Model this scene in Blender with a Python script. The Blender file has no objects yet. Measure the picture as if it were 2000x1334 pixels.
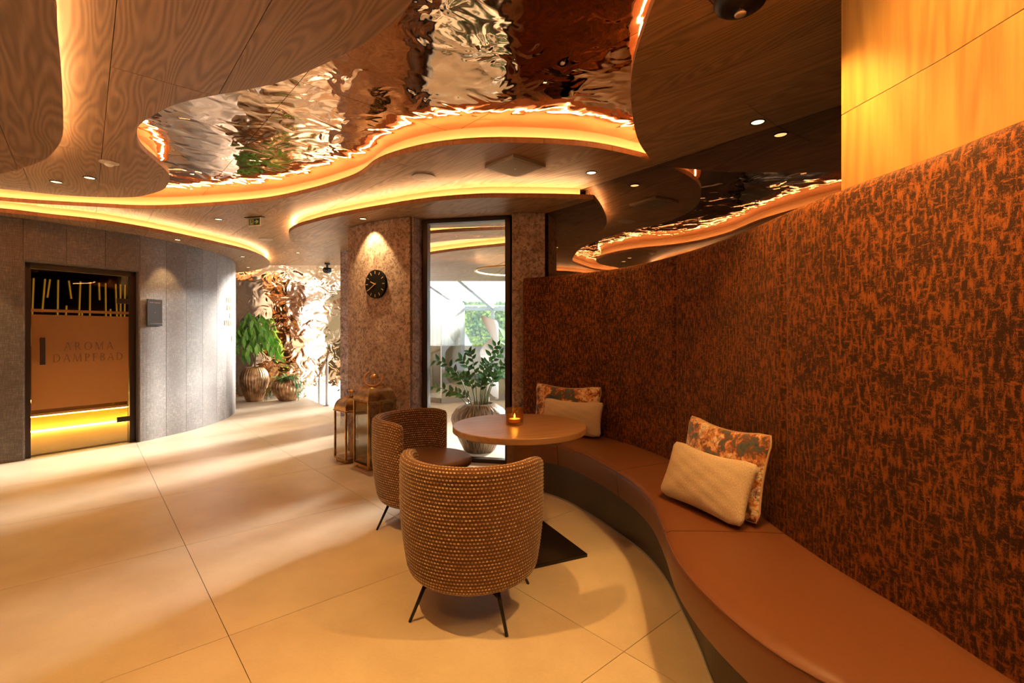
import bpy, bmesh, math, random
from mathutils import Vector, Matrix
from mathutils.geometry import tessellate_polygon
random.seed(7)
PI = math.pi
sc = bpy.context.scene
col = sc.collection
R = math.radians

# ------------------------------------------------------------------ camera, world, sun, exposure
H = 1.31
cam = bpy.data.objects.new('camera', bpy.data.cameras.new('camera'))
col.objects.link(cam)
cam.data.sensor_width = 36
cam.data.lens = 944 * 36 / 2000
cam.data.shift_y = -15 / 2000
cam.data.clip_start = 0.05
cam.location = (0, 0, H)
cam.rotation_euler = (PI / 2, 0, 0)
sc.camera = cam
sc.view_settings.view_transform = 'Standard'
sc.view_settings.look = 'None'
sc.view_settings.gamma = 1
sc.view_settings.use_curve_mapping = False
sc.view_settings.exposure = 0.0
world = bpy.data.worlds.new('world'); sc.world = world; world.use_nodes = True
bg = world.node_tree.nodes['Background']
bg.inputs[0].default_value = (0.80, 0.90, 1.0, 1); bg.inputs[1].default_value = 6.0
sun = bpy.data.objects.new('sun', bpy.data.lights.new('sun', 'SUN')); col.objects.link(sun)
sun.data.energy = 44; sun.data.angle = R(11); sun.data.color = (1, 0.95, 0.88)
sun.rotation_euler = Vector((0.52, 0.86, 0.28)).to_track_quat('Z', 'Y').to_euler()
sun.location = (6, 16, 5)
portal = bpy.data.objects.new('skylight_portal', bpy.data.lights.new('skylight_portal', 'AREA')); col.objects.link(portal)
portal.data.shape = 'RECTANGLE'; portal.data.size = 7.4; portal.data.size_y = 4.2
portal.location = (1.7, 13.0, 1.9); portal.rotation_euler = (R(-62), 0, 0)
portal.rotation_euler = Vector((0, 0.82, 0.35)).to_track_quat('Z', 'Y').to_euler()
portal.data.cycles.is_portal = True
portal2 = bpy.data.objects.new('stair_skylight_portal', bpy.data.lights.new('stair_skylight_portal', 'AREA')); col.objects.link(portal2)
portal2.data.shape = 'RECTANGLE'; portal2.data.size = 5.2; portal2.data.size_y = 2.8
portal2.location = (-4.4, 12.75, 3.32)
portal2.data.cycles.is_portal = True

WARM = (1.0, 0.51, 0.13)
LEDC = (1.0, 0.60, 0.28)
LED_STRENGTH = 118
SPOT_W = 70

# ------------------------------------------------------------------ helpers
def U(px, py, z):
    Y = 944 * (z - H) / (652 - py)
    return ((px - 1000) / 944 * Y, Y)

def cr(pts, step=0.07, closed=False, smooth=2):
    """resampled smooth curve through 2D points"""
    P = [Vector(p[:2]) for p in pts]
    n = len(P)
    out = []
    rng = range(n if closed else n - 1)
    for i in rng:
        if closed:
            p0, p1, p2, p3 = P[(i-1) % n], P[i], P[(i+1) % n], P[(i+2) % n]
        else:
            p1, p2 = P[i], P[i+1]
            p0 = P[i-1] if i else p1 * 2 - p2
            p3 = P[i+2] if i + 2 < n else p2 * 2 - p1
        k = max(2, int((p2 - p1).length / 0.02))
        for j in range(k):
            t = j / k
            out.append(0.5 * ((2*p1) + (p2-p0)*t + (2*p0-5*p1+4*p2-p3)*t*t + (3*p1-p0-3*p2+p3)*t**3))
    if not closed: out.append(P[-1])
    for _ in range(smooth * 12):
        m = len(out)
        if closed: out = [(out[i-1] + out[i]*2 + out[(i+1) % m]) / 4 for i in range(m)]
        else: out = [out[0]] + [(out[i-1] + out[i]*2 + out[i+1]) / 4 for i in range(1, m-1)] + [out[-1]]
    return resample(out, step, closed)

def resample(P, step, closed=False, n=None):
    Q = [Vector(p) for p in P]
    if closed: Q = Q + [Q[0]]
    L = [0]
    for a, b in zip(Q, Q[1:]): L.append(L[-1] + (b - a).length)
    T = L[-1]
    if n is None: n = max(2, int(round(T / step)))
    out = []; j = 0
    for i in range(n if closed else n + 1):
        s = T * i / n
        while j < len(L) - 2 and L[j+1] < s: j += 1
        d = L[j+1] - L[j]
        out.append(Q[j].lerp(Q[j+1], (s - L[j]) / d if d > 1e-9 else 0))
    return out

def arclen(P): return sum((b - a).length for a, b in zip(P, P[1:]))

def subcurve(P, s0, s1, n):
    L = [0]
    for a, b in zip(P, P[1:]): L.append(L[-1] + (b - a).length)
    out = []
    for i in range(n + 1):
        s = s0 + (s1 - s0) * i / n
        j = 0
        while j < len(L) - 2 and L[j+1] < s: j += 1
        out.append(P[j].lerp(P[j+1], (s - L[j]) / max(1e-9, L[j+1] - L[j])))
    return out

def s_at(P, q):
    """arc length at the point of P closest to q"""
    q = Vector(q[:2]); L = 0; best = (9e9, 0)
    for a, b in zip(P, P[1:]):
        d = b - a; t = max(0, min(1, (q - a).dot(d) / max(1e-12, d.dot(d))))
        e = (a + d * t - q).length
        if e < best[0]: best = (e, L + d.length * t)
        L += d.length
    return best[1]

def normals(P, closed=False):
    n = len(P); out = []
    for i in range(n):
        a = P[i-1] if (i or closed) else P[0]
        b = P[(i+1) % n] if (i < n-1 or closed) else P[-1]
        d = (b - a); d.normalize()
        out.append(Vector((-d.y, d.x)))
    return out

def offset(P, o, closed=False):
    return [p + q * o for p, q in zip(P, normals(P, closed))]

class MB:
    def __init__(s): s.v = []; s.f = []; s.uv = []; s.mi = []
    def add(s, vs, fs, uvs=None, mi=0):
        b = len(s.v); s.v += [tuple(v) for v in vs]
        for k, f in enumerate(fs):
            s.f.append([i + b for i in f]); s.mi.append(mi)
            s.uv.append([uvs[i] for i in f] if uvs else [(vs[i][0], vs[i][1]) for i in f])
        return s
    def box(s, c, d, rz=0, mi=0, M=None):
        x, y, z = d[0]/2, d[1]/2, d[2]/2
        vs = [Vector((a*x, b*y, e*z)) for e in (-1, 1) for b in (-1, 1) for a in (-1, 1)]
        m = M if M is not None else Matrix.Translation(c) @ Matrix.Rotation(rz, 4, 'Z')
        vs = [m @ v for v in vs]
        fs = [(0,2,3,1),(4,5,7,6),(0,1,5,4),(2,6,7,3),(0,4,6,2),(1,3,7,5)]
        b = len(s.v); s.v += [tuple(v) for v in vs]
        for f in fs:
            s.f.append([i + b for i in f]); s.mi.append(mi)
            s.uv.append([(0,0),(d[0],0),(d[0],d[2]),(0,d[2])])
        return s
    def tube(s, pts, r, n=8, mi=0, cap=True, closed=False, r2=None):
        pts = [Vector(p) for p in pts]; m = len(pts); vs = []; up = None; L = 0; uvs = []
        for i, p in enumerate(pts):
            a = pts[i-1] if (i or closed) else pts[0]; b = pts[(i+1) % m] if (i < m-1 or closed) else pts[-1]
            d = (b - a).normalized()
            if up is None:
                up = Vector((0,0,1)) if abs(d.z) < .9 else Vector((1,0,0))
            x = d.cross(up).normalized(); y = x.cross(d).normalized(); up = y
            rr = r if r2 is None else r + (r2 - r) * i / (m - 1)
            if i: L += (p - pts[i-1]).length
            for k in range(n):
                t = 2*PI*k/n; vs.append(p + x*math.cos(t)*rr + y*math.sin(t)*rr); uvs.append((t*r, L))
        fs = []
        for i in range(m if closed else m-1):
            for k in range(n):
                a = i*n+k; b = i*n+(k+1) % n; c = ((i+1) % m)*n+(k+1) % n; d = ((i+1) % m)*n+k
                fs.append((a, b, c, d))
        if cap and not closed: fs.append(tuple(range(n))[::-1]); fs.append(tuple((m-1)*n+k for k in range(n)))
        return s.add(vs, fs, uvs, mi)
    def lathe(s, prof, n=32, c=(0,0,0), mi=0, rad=None):
        vs = []; uvs = []; m = len(prof); L = 0
        for i, (r, z) in enumerate(prof):
            if i: L += math.hypot(r - prof[i-1][0], z - prof[i-1][1])
            for k in range(n):
                t = 2*PI*k/n; q = r * (rad(t, i/(m-1)) if rad else 1)
                vs.append((c[0]+q*math.cos(t), c[1]+q*math.sin(t), c[2]+z)); uvs.append((t*.3, L))
        fs = [(i*n+k, i*n+(k+1) % n, (i+1)*n+(k+1) % n, (i+1)*n+k) for i in range(m-1) for k in range(n)]
        if prof[0][0] > 1e-4: fs.append(tuple(range(n))[::-1])
        if prof[-1][0] > 1e-4: fs.append(tuple((m-1)*n+k for k in range(n)))
        return s.add(vs, fs, uvs, mi)
    def sweep(s, P, prof, closed_prof=True, closed=False, mi=0, cap=True, off=None, u0=0):
        """prof: (offset to the left normal, z) points"""
        N = normals(P, closed); m = len(P); k = len(prof); vs = []; uvs = []; L = u0
        for i, p in enumerate(P):
            if i: L += (p - P[i-1]).length
            V = 0
            for j, (o, z) in enumerate(prof):
                if j: V += math.hypot(o - prof[j-1][0], z - prof[j-1][1])
                oo = o + (off(i/(m-1), j) if off else 0)
                q = p + N[i]*oo
                vs.append((q.x, q.y, z)); uvs.append((L, V))
        fs = []
        for i in range(m if closed else m-1):
            for j in range(k if closed_prof else k-1):
                a = i*k+j; b = i*k+(j+1) % k; c = ((i+1) % m)*k+(j+1) % k; d = ((i+1) % m)*k+j
                fs.append((a, d, c, b))
        if cap and closed_prof and not closed:
            fs.append(tuple(range(k))); fs.append(tuple((m-1)*k+j for j in range(k))[::-1])
        return s.add(vs, fs, uvs, mi)
    def mesh(s, name, mats, smooth=False):
        me = bpy.data.meshes.new(name)
        me.from_pydata(s.v, [], s.f); 
        u = me.uv_layers.new(name='UVMap'); flat = [c for f in s.uv for p in f for c in p]
        u.data.foreach_set('uv', flat)
        for m in (mats if isinstance(mats, (list, tuple)) else [mats]): me.materials.append(m)
        me.polygons.foreach_set('material_index', s.mi)
        if smooth: me.polygons.foreach_set('use_smooth', [True]*len(s.f))
        me.update()
        return me
    def build(s, name, mats, parent=None, smooth=False, bevel=0, fixn=True, angle=None):
        me = s.mesh(name, mats, smooth or angle is not None)
        if fixn:
            bm = bmesh.new(); bm.from_mesh(me); bmesh.ops.recalc_face_normals(bm, faces=bm.faces)
            if angle is not None:
                for e in bm.edges:
                    if len(e.link_faces) == 2 and e.calc_face_angle(0) > R(angle): e.smooth = False
            bm.to_mesh(me); bm.free()
        o = bpy.data.objects.new(name, me); col.objects.link(o)
        if parent: o.parent = parent
        if bevel:
            b = o.modifiers.new('bevel', 'BEVEL'); b.width = bevel; b.segments = 2; b.limit_method = 'ANGLE'
        return o

def tag(o, label=None, cat=None, group=None, kind=None):
    if label: o['label'] = label
    if cat: o['category'] = cat
    if group: o['group'] = group
    if kind: o['kind'] = kind
    return o

def empty(name, loc=(0,0,0), rz=0, label=None, cat=None, group=None, kind=None, parent=None):
    o = bpy.data.objects.new(name, None); col.objects.link(o)
    o.empty_display_size = .1
    o.location = loc; o.rotation_euler = (0, 0, rz)
    if parent: o.parent = parent
    return tag(o, label, cat, group, kind)

def copy_tree(o, parent=None):
    c = o.copy(); col.objects.link(c)
    if parent: c.parent = parent
    for ch in list(o.children): copy_tree(ch, c)
    return c

# ------------------------------------------------------------------ materials
def newmat(name, base=(.5,.5,.5), rough=.5, metal=0, **kw):
    m = bpy.data.materials.new(name); m.use_nodes = True
    p = m.node_tree.nodes['Principled BSDF']
    p.inputs['Base Color'].default_value = (*base, 1)
    p.inputs['Roughness'].default_value = rough
    p.inputs['Metallic'].default_value = metal
    for k, v in kw.items(): p.inputs[k.replace('_', ' ')].default_value = v
    return m

class NT:
    def __init__(s, m): s.m = m; s.t = m.node_tree; s.p = s.t.nodes['Principled BSDF']
    def n(s, typ, **kw):
        nd = s.t.nodes.new(typ)
        for k, v in kw.items():
            if k.startswith('_'): setattr(nd, k[1:], v)
            elif hasattr(v, 'links') or isinstance(v, bpy.types.NodeSocket): s.t.links.new(v, nd.inputs[int(k[1:]) if k[0] == 'i' and k[1:].isdigit() else k.replace('_', ' ')])
            else: nd.inputs[int(k[1:]) if k[0] == 'i' and k[1:].isdigit() else k.replace('_', ' ')].default_value = v
        return nd
    def math(s, op, a, b=0.0, c=None):
        kw = dict(i0=a, i1=b)
        if c is not None: kw['i2'] = c
        return s.n('ShaderNodeMath', _operation=op, **kw).outputs[0]
    def coord(s, which='Object', loc=(0,0,0), rot=(0,0,0), scale=(1,1,1), rnd=False):
        v = s.n('ShaderNodeTexCoord').outputs[which]
        if any(rot):
            v = s.n('ShaderNodeMapping', Vector=v, Rotation=rot).outputs[0]; rot = (0,0,0)
        if rnd:
            oi = s.n('ShaderNodeObjectInfo').outputs['Random']
            mv = s.math('MULTIPLY', oi, 37.0)
            cb = s.n('ShaderNodeCombineXYZ', X=mv, Y=mv, Z=mv).outputs[0]
            v = s.n('ShaderNodeMapping', Vector=v, Rotation=rot, Scale=scale).outputs[0]
            return s.n('ShaderNodeVectorMath', _operation='ADD', i0=v, i1=cb).outputs[0]
        return s.n('ShaderNodeMapping', Vector=v, Location=loc, Rotation=rot, Scale=scale).outputs[0]
    def noise(s, v, scale=1, detail=3, rough=.5, dist=0):
        return s.n('ShaderNodeTexNoise', Vector=v, Scale=scale, Detail=detail, Roughness=rough, Distortion=dist).outputs['Fac']
    def ramp(s, f, stops, interp='LINEAR'):
        nd = s.n('ShaderNodeValToRGB', i0=f); r = nd.color_ramp; r.interpolation = interp
        while len(r.elements) < len(stops): r.elements.new(.5)
        for e, (p, c) in zip(r.elements, stops):
            e.position = p; e.color = (*c, 1) if len(c) == 3 else c
        return nd.outputs[0]
    def mix(s, f, a, b, mode='MIX'):
        nd = s.t.nodes.new('ShaderNodeMix'); nd.data_type = 'RGBA'; nd.blend_type = mode
        for i, v in ((0, f), (6, a), (7, b)):
            if isinstance(v, bpy.types.NodeSocket): s.t.links.new(v, nd.inputs[i])
            else: nd.inputs[i].default_value = v if i == 0 else (*v, 1)
        return nd.outputs[2]
    def set(s, name, v):
        if isinstance(v, bpy.types.NodeSocket): s.t.links.new(v, s.p.inputs[name])
        else: s.p.inputs[name].default_value = v
    def bump(s, h, strength=.3, dist=.01):
        b = s.n('ShaderNodeBump', Height=h, Strength=strength, Distance=dist)
        s.t.links.new(b.outputs[0], s.p.inputs['Normal']); return b

def wood(name, dark, light, rot=(0,0,0), grain=1.0, coord='Object', rough=.45, along=0, rnd=True, contrast=.5, freq=75.0):
    """oak-like veneer; the grain runs along local axis `along` after rotation"""
    m = newmat(name, rough=rough); t = NT(m)
    sca = [9*grain]*3; sca[along] = 1.1*grain
    v = t.coord(coord, rot=rot, scale=tuple(sca), rnd=rnd)
    big = t.noise(v, .33, 2, .5, .3)
    rings = t.math('SINE', t.math('ADD', t.math('MULTIPLY', big, freq), t.math('MULTIPLY', t.noise(v, 3.0, 3, .6), 2.5)))
    rings = t.math('MULTIPLY_ADD', rings, .5, .5)
    sf = [60*grain]*3; sf[along] = 2.5*grain
    v2 = t.coord(coord, rot=rot, scale=tuple(sf), rnd=rnd)
    fine = t.noise(v2, 1.0, 4, .6)
    tone = t.noise(t.coord(coord, rot=rot, scale=(1,1,1), rnd=rnd), 1.3, 2)
    f = t.math('ADD', t.math('MULTIPLY', rings, contrast*.55), t.math('MULTIPLY', fine, .55))
    c = t.ramp(f, [(.15, dark), (.85, light)])
    c = t.mix(t.math('MULTIPLY', tone, .35), c, tuple(x*.55 for x in dark))
    rv = t.n('ShaderNodeObjectInfo').outputs['Random']
    c2 = t.n('ShaderNodeHueSaturation', Color=c, Value=t.math('MULTIPLY_ADD', rv, .22, .89)).outputs[0]
    t.set('Base Color', c2)
    t.bump(f, .12, .004)
    return m

PANG = R(-41.5)            # seams and grain run along this plan direction
W_ceil = wood('oak_ceiling', (.20,.105,.045), (.53,.32,.17), rot=(0,0,R(-131.5)), along=0, contrast=.62, freq=210.0)
W_fascia = wood('oak_fascia', (.26,.12,.05), (.42,.20,.09), along=2, grain=1.2, rnd=False)
W_cove = newmat('cove_board', (.36,.19,.08), .6)
W_wall = wood('oak_wall_panel', (.36,.18,.045), (.66,.40,.12), coord='UV', rot=(0,0,0), along=1, contrast=.5, rough=.4)
W_table = wood('oak_table', (.27,.14,.07), (.44,.26,.14), rot=(0,0,R(-20)), along=0, rough=.38, contrast=.4)
W_pale = wood('grey_timber', (.20,.18,.155), (.36,.33,.29), along=2, rough=.6)

M_led = bpy.data.materials.new('led_strip'); M_led.use_nodes = True
_p = M_led.node_tree.nodes['Principled BSDF']
_p.inputs['Base Color'].default_value = (0,0,0,1)
_p.inputs['Emission Color'].default_value = (*LEDC, 1); _p.inputs['Emission Strength'].default_value = LED_STRENGTH

def copper(name, base, sc_=6.5, strength=1.0, dist=.05, rough=.06, stretch=(1,1,1), rot=(0,0,0)):
    m = newmat(name, base, rough, 1.0); t = NT(m)
    v = t.coord('Object', rot=rot, scale=stretch)
    n1 = t.noise(v, sc_, 1.5, .5, .8)
    n2 = t.noise(v, sc_*.35, 1, .5)
    v3 = t.n('ShaderNodeTexVoronoi', Vector=v, Scale=sc_*1.3, _feature='SMOOTH_F1').outputs[0]
    h = t.math('ADD', t.math('MULTIPLY', n1, 1.0), t.math('MULTIPLY', v3, .22))
    h = t.math('MULTIPLY', h, t.ramp(n2, [(.35, (.25,)*3), (.62, (1,)*3)]))
    t.bump(h, strength, dist)
    return m
M_cop_ceil = copper('hammered_copper_ceiling', (.86,.57,.35), 5.0, 1.0, .015, .05, stretch=(1,1.0,1), rot=(0,0,0))
M_cop_wall = copper('hammered_copper_wall', (.90,.62,.40), 4.4, 1.0, .036, .07)

# stone tile floor
M_floor = newmat('limestone_tile', rough=.42); t = NT(M_floor)
v = t.coord('Object', rnd=True)
f = t.noise(v, 3.0, 5, .55); f2 = t.noise(v, 90, 2, .6)
c = t.ramp(t.math('MULTIPLY_ADD', f2, .25, t.math('MULTIPLY', f, .75)), [(.3, (.56,.46,.34)), (.7, (.70,.60,.46))])
sp = t.n('ShaderNodeTexVoronoi', Vector=v, Scale=14.0).outputs[0]
c = t.mix(t.ramp(sp, [(.02, (.5,)*3), (.05, (0,)*3)]), c, (.36,.28,.19))
t.set('Base Color', c); t.set('Roughness', t.math('MULTIPLY_ADD', f2, .2, .32))
M_grout = newmat('grout', (.30,.24,.17), .8)

# steam bath wall: woven-look ceramic
M_wall = newmat('woven_tile', rough=.6); t = NT(M_wall)
a = t.noise(t.coord('UV', scale=(260, 18, 1), rnd=True), 1, 2); b = t.noise(t.coord('UV', scale=(18, 260, 1), rnd=True), 1, 2)
w = t.math('ADD', t.math('MULTIPLY', a, .5), t.math('MULTIPLY', b, .5))
lg = t.noise(t.coord('UV', rnd=True), 2.5, 4)
w2 = t.math('ADD', t.math('MULTIPLY', w, .8), t.math('MULTIPLY', lg, .2))
c = t.ramp(w2, [(.34, (.085,.070,.064)), (.52, (.14,.12,.108)), (.66, (.30,.27,.24))])
rv = t.n('ShaderNodeObjectInfo').outputs['Random']
c = t.n('ShaderNodeHueSaturation', Color=c, Value=t.math('MULTIPLY_ADD', rv, .5, .85)).outputs[0]
t.set('Base Color', c); t.bump(w, .15, .003)

# column stone (travertine, pinkish brown with dark pits)
M_stone = newmat('pitted_stone', rough=.6); t = NT(M_stone)
v = t.coord('Object', rnd=True)
n1 = t.noise(v, 7, 6, .65, .4); n2 = t.noise(v, 30, 6, .8, .6)
c = t.ramp(n1, [(.32, (.34,.235,.195)), (.5, (.49,.365,.305)), (.68, (.66,.53,.45))])
pit = t.ramp(n2, [(.43, (1,)*3), (.52, (0,)*3)])
c = t.mix(t.math('MULTIPLY', pit, .8), c, (.11,.07,.055))
v5 = t.n('ShaderNodeTexVoronoi', Vector=t.coord('Object', scale=(1,1,.7), rnd=True), Scale=26.0).outputs[0]
c = t.mix(t.math('MULTIPLY', t.ramp(v5, [(.10, (1,)*3), (.2, (0,)*3)]), .45), c, (.16,.12,.11))
t.set('Base Color', c); t.bump(n2, .35, .006)

# banquette velvet (UV in metres)
M_velvet = newmat('jacquard_velvet', rough=.75); t = NT(M_velvet)
n1 = t.noise(t.coord('UV', scale=(72, 19, 1)), 1, 3, .6, .08)
n1b = t.noise(t.coord('UV', scale=(34, 74, 1), loc=(3,7,0)), 1, 3, .55, .05)
big_ = t.noise(t.coord('UV', scale=(7, 5, 1)), 1, 2)
n2 = t.noise(t.coord('UV', scale=(500, 220, 1)), 1, 2, .6)
n3 = t.noise(t.coord('UV', scale=(60, 520, 1)), 1, 2, .6)
pat = t.math('MAXIMUM', n1, t.math('SUBTRACT', n1b, .05))
pat = t.math('ADD', pat, t.math('MULTIPLY', t.math('SUBTRACT', big_, .5), .18))
pat = t.math('ADD', pat, t.math('MULTIPLY', t.math('SUBTRACT', n2, .5), .45))
pat = t.math('ADD', pat, t.math('MULTIPLY', t.math('SUBTRACT', n3, .5), .22))
msk = t.ramp(pat, [(.47, (0,)*3), (.64, (1,)*3)])
c = t.mix(t.math('MULTIPLY', msk, .88), (.028,.009,.004), (.30,.088,.015))
t.set('Base Color', c); t.set('Sheen Weight', .18); t.set('Sheen Tint', (1,.5,.25,1)); t.set('Specular IOR Level', .2); t.set('Sheen Roughness', .4)
t.bump(t.math('ADD', t.math('MULTIPLY', n3, .5), t.math('MULTIPLY', msk, .5)), .25, .002)

M_leather = newmat('brown_leather', (.155,.055,.022), .45); t = NT(M_leather)
lv = t.n('ShaderNodeTexVoronoi', Vector=t.coord('Object'), Scale=420.0).outputs[0]; t.bump(lv, .12, .001)
M_leather2 = newmat('dark_brown_leather', (.15,.07,.045), .42)
M_plinth = newmat('plinth_dark', (.032,.021,.016), .35)
M_black = newmat('black_metal', (.012,.010,.010), .4, .3)
M_blackgl = newmat('black_steel_plate', (.012,.011,.011), .18, .2)
M_frame = newmat('dark_bronze_frame', (.035,.018,.012), .38, .3)
M_brass = newmat('aged_brass', (.55,.33,.12), .36, 1.0); t = NT(M_brass)
bn = t.noise(t.coord('Object'), 12, 4); t.set('Base Color', t.ramp(bn, [(.35, (.28,.16,.07)), (.65, (.62,.39,.16))])); t.set('Roughness', t.math('MULTIPLY_ADD', bn, .3, .26))
M_gold = newmat('gold_metal', (.75,.50,.22), .3, 1.0)
M_copperlet = newmat('copper_letter', (.80,.62,.50), .3, .8)
M_clock = newmat('clock_face', (.009,.007,.007), .8)
M_clock.node_tree.nodes['Principled BSDF'].inputs['Specular IOR Level'].default_value = .15
M_mark = newmat('pale_gold_paint', (.78,.55,.26), .4, .2)
M_ring = newmat('ring_light', (0,0,0), .5)
_p = M_ring.node_tree.nodes['Principled BSDF']
_p.inputs['Emission Color'].default_value = (*LEDC, 1); _p.inputs['Emission Strength'].default_value = 26
M_white = newmat('white_paint', (.80,.80,.78), .5)
M_grey = newmat('grey_plastic', (.50,.41,.32), .5)
M_ventm = newmat('vent_metal', (.40,.33,.27), .45, .2)
M_lampglass = newmat('lamp_lens', (.9,.8,.65), .4); _p = M_lampglass.node_tree.nodes['Principled BSDF']
_p.inputs['Emission Color'].default_value = (1,.72,.42,1); _p.inputs['Emission Strength'].default_value = 1.3
M_leathrope = newmat('tan_leather_ring', (.42,.19,.07), .5)
M_wax = newmat('ivory_wax', (.85,.70,.48), .5); M_wax.node_tree.nodes['Principled BSDF'].inputs['Subsurface Weight'].default_value = .3
M_flame = newmat('flame', (0,0,0), .5); _p = M_flame.node_tree.nodes['Principled BSDF']
_p.inputs['Emission Color'].default_value = (1,.60,.16,1); _p.inputs['Emission Strength'].default_value = 14

def glassmat(name, tint, refl=.12, alpha_dark=None, rough=0.0):
    m = bpy.data.materials.new(name); m.use_nodes = True; nt = m.node_tree
    nt.nodes.clear(); o = nt.nodes.new('ShaderNodeOutputMaterial')
    tr = nt.nodes.new('ShaderNodeBsdfTransparent'); tr.inputs[0].default_value = (*tint, 1)
    gl = nt.nodes.new('ShaderNodeBsdfGlossy'); gl.inputs['Roughness'].default_value = rough
    lw = nt.nodes.new('ShaderNodeLayerWeight'); lw.inputs[0].default_value = .35
    mu = nt.nodes.new('ShaderNodeMath'); mu.operation = 'MULTIPLY_ADD'; mu.inputs[1].default_value = .35; mu.inputs[2].default_value = refl * .3
    nt.links.new(lw.outputs['Fresnel'], mu.inputs[0])
    mx = nt.nodes.new('ShaderNodeMixShader')
    nt.links.new(mu.outputs[0], mx.inputs[0]); nt.links.new(tr.outputs[0], mx.inputs[1]); nt.links.new(gl.outputs[0], mx.inputs[2])
    nt.links.new(mx.outputs[0], o.inputs[0]); return m
M_glass = glassmat('clear_glass', (.97,.98,.97), .05)
M_tint = glassmat('bronze_tinted_film', (.50,.43,.32), .1)
M_amber = glassmat('amber_glass', (.98,.78,.42), .15)
M_lglass = glassmat('lantern_glass', (.93,.90,.85), .02)
M_door = glassmat('steam_door_glass', (.62,.55,.48), .1)
# frosted film on the steam door
M_frost = bpy.data.materials.new('frosted_film'); M_frost.use_nodes = True
nt = M_frost.node_tree; p = nt.nodes['Principled BSDF']
p.inputs['Base Color'].default_value = (.36,.19,.08,1); p.inputs['Roughness'].default_value = .6
tl = nt.nodes.new('ShaderNodeBsdfTranslucent'); tl.inputs[0].default_value = (.95,.70,.42,1)
mx = nt.nodes.new('ShaderNodeMixShader'); mx.inputs[0].default_value = .5
nt.links.new(p.outputs[0], mx.inputs[1]); nt.links.new(tl.outputs[0], mx.inputs[2])
nt.links.new(mx.outputs[0], nt.nodes['Material Output'].inputs[0])

M_mirror = newmat('bronze_mirror', (.27,.21,.16), .015, 1.0)

# armchair weave (UV in metres)
PU, PV = .0165, .0165
M_weave = newmat('chunky_weave', rough=.85); t = NT(M_weave)
uv = t.n('ShaderNodeTexCoord').outputs['UV']
wob = t.noise(t.coord('UV', scale=(40,40,1)), 1, 2)
sx = t.n('ShaderNodeSeparateXYZ', Vector=uv)
row = t.math('DIVIDE', t.math('ADD', sx.outputs[1], t.math('MULTIPLY', wob, .003)), PV)
rowf = t.math('FRACT', row); rowi = t.math('FLOOR', row)
cu = t.math('ADD', t.math('DIVIDE', t.math('ADD', sx.outputs[0], t.math('MULTIPLY', wob, .004)), PU), t.math('MULTIPLY', t.math('MODULO', rowi, 2.0), .5))
cf = t.math('FRACT', cu); ci = t.math('FLOOR', cu)
dx = t.math('DIVIDE', t.math('ABSOLUTE', t.math('SUBTRACT', cf, .5)), .42)
dy = t.math('DIVIDE', t.math('ABSOLUTE', t.math('SUBTRACT', rowf, .5)), .29)
d2 = t.math('ADD', t.math('MULTIPLY', dx, dx), t.math('MULTIPLY', dy, dy))
dot = t.ramp(d2, [(.35, (1,)*3), (.95, (0,)*3)])
rnd = t.n('ShaderNodeTexWhiteNoise', _noise_dimensions='2D', Vector=t.n('ShaderNodeCombineXYZ', X=ci, Y=rowi, Z=0.0).outputs[0]).outputs[0]
lightc = t.ramp(rnd, [(.0, (.36,.19,.07)), (.5, (.62,.39,.18)), (1.0, (.88,.70,.46))])
fib = t.noise(t.coord('UV', scale=(300, 900, 1)), 1, 2)
darkc = t.ramp(fib, [(.35, (.05,.018,.008)), (.65, (.20,.072,.02))])
c = t.mix(dot, darkc, lightc)
t.set('Base Color', c)
hh = t.math('ADD', dot, t.math('MULTIPLY', fib, .25)); t.bump(hh, .8, .004)
t.set('Sheen Weight', .3)

M_beige = newmat('beige_linen', rough=.9); t = NT(M_beige)
a = t.noise(t.coord('UV', scale=(500,120,1)), 1, 2); b = t.noise(t.coord('UV', scale=(120,500,1)), 1, 2)
w = t.math('ADD', t.math('MULTIPLY', a, .5), t.math('MULTIPLY', b, .5))
t.set('Base Color', t.ramp(w, [(.35, (.46,.34,.22)), (.6, (.74,.60,.44))])); t.bump(w, .5, .002)
M_floral = newmat('floral_velvet', rough=.7); t = NT(M_floral)
v = t.coord('UV', rnd=True); dn = t.n('ShaderNodeTexNoise', Vector=v, Scale=14.0, Detail=4.0).outputs['Color']
v2 = t.n('ShaderNodeVectorMath', _operation='MULTIPLY_ADD', i0=dn, i1=(.12,.12,.12), i2=v).outputs[0]
fl = t.noise(v2, 13, 3, .6); 
c = t.ramp(fl, [(.30, (.02,.03,.035)), (.40, (.06,.09,.08)), (.46, (.16,.045,.012)), (.52, (.62,.22,.05)), (.58, (.80,.52,.26)), (.64, (.85,.74,.56)), (.72, (.20,.03,.015))])
f3 = t.noise(v2, 60, 3, .7); c = t.mix(t.ramp(f3, [(.52, (0,)*3), (.60, (.6,)*3)]), c, (.04,.045,.045))
t.set('Base Color', c); t.set('Sheen Weight', .4)
M_pipe = newmat('cushion_piping', (.55,.38,.22), .7)

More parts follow.
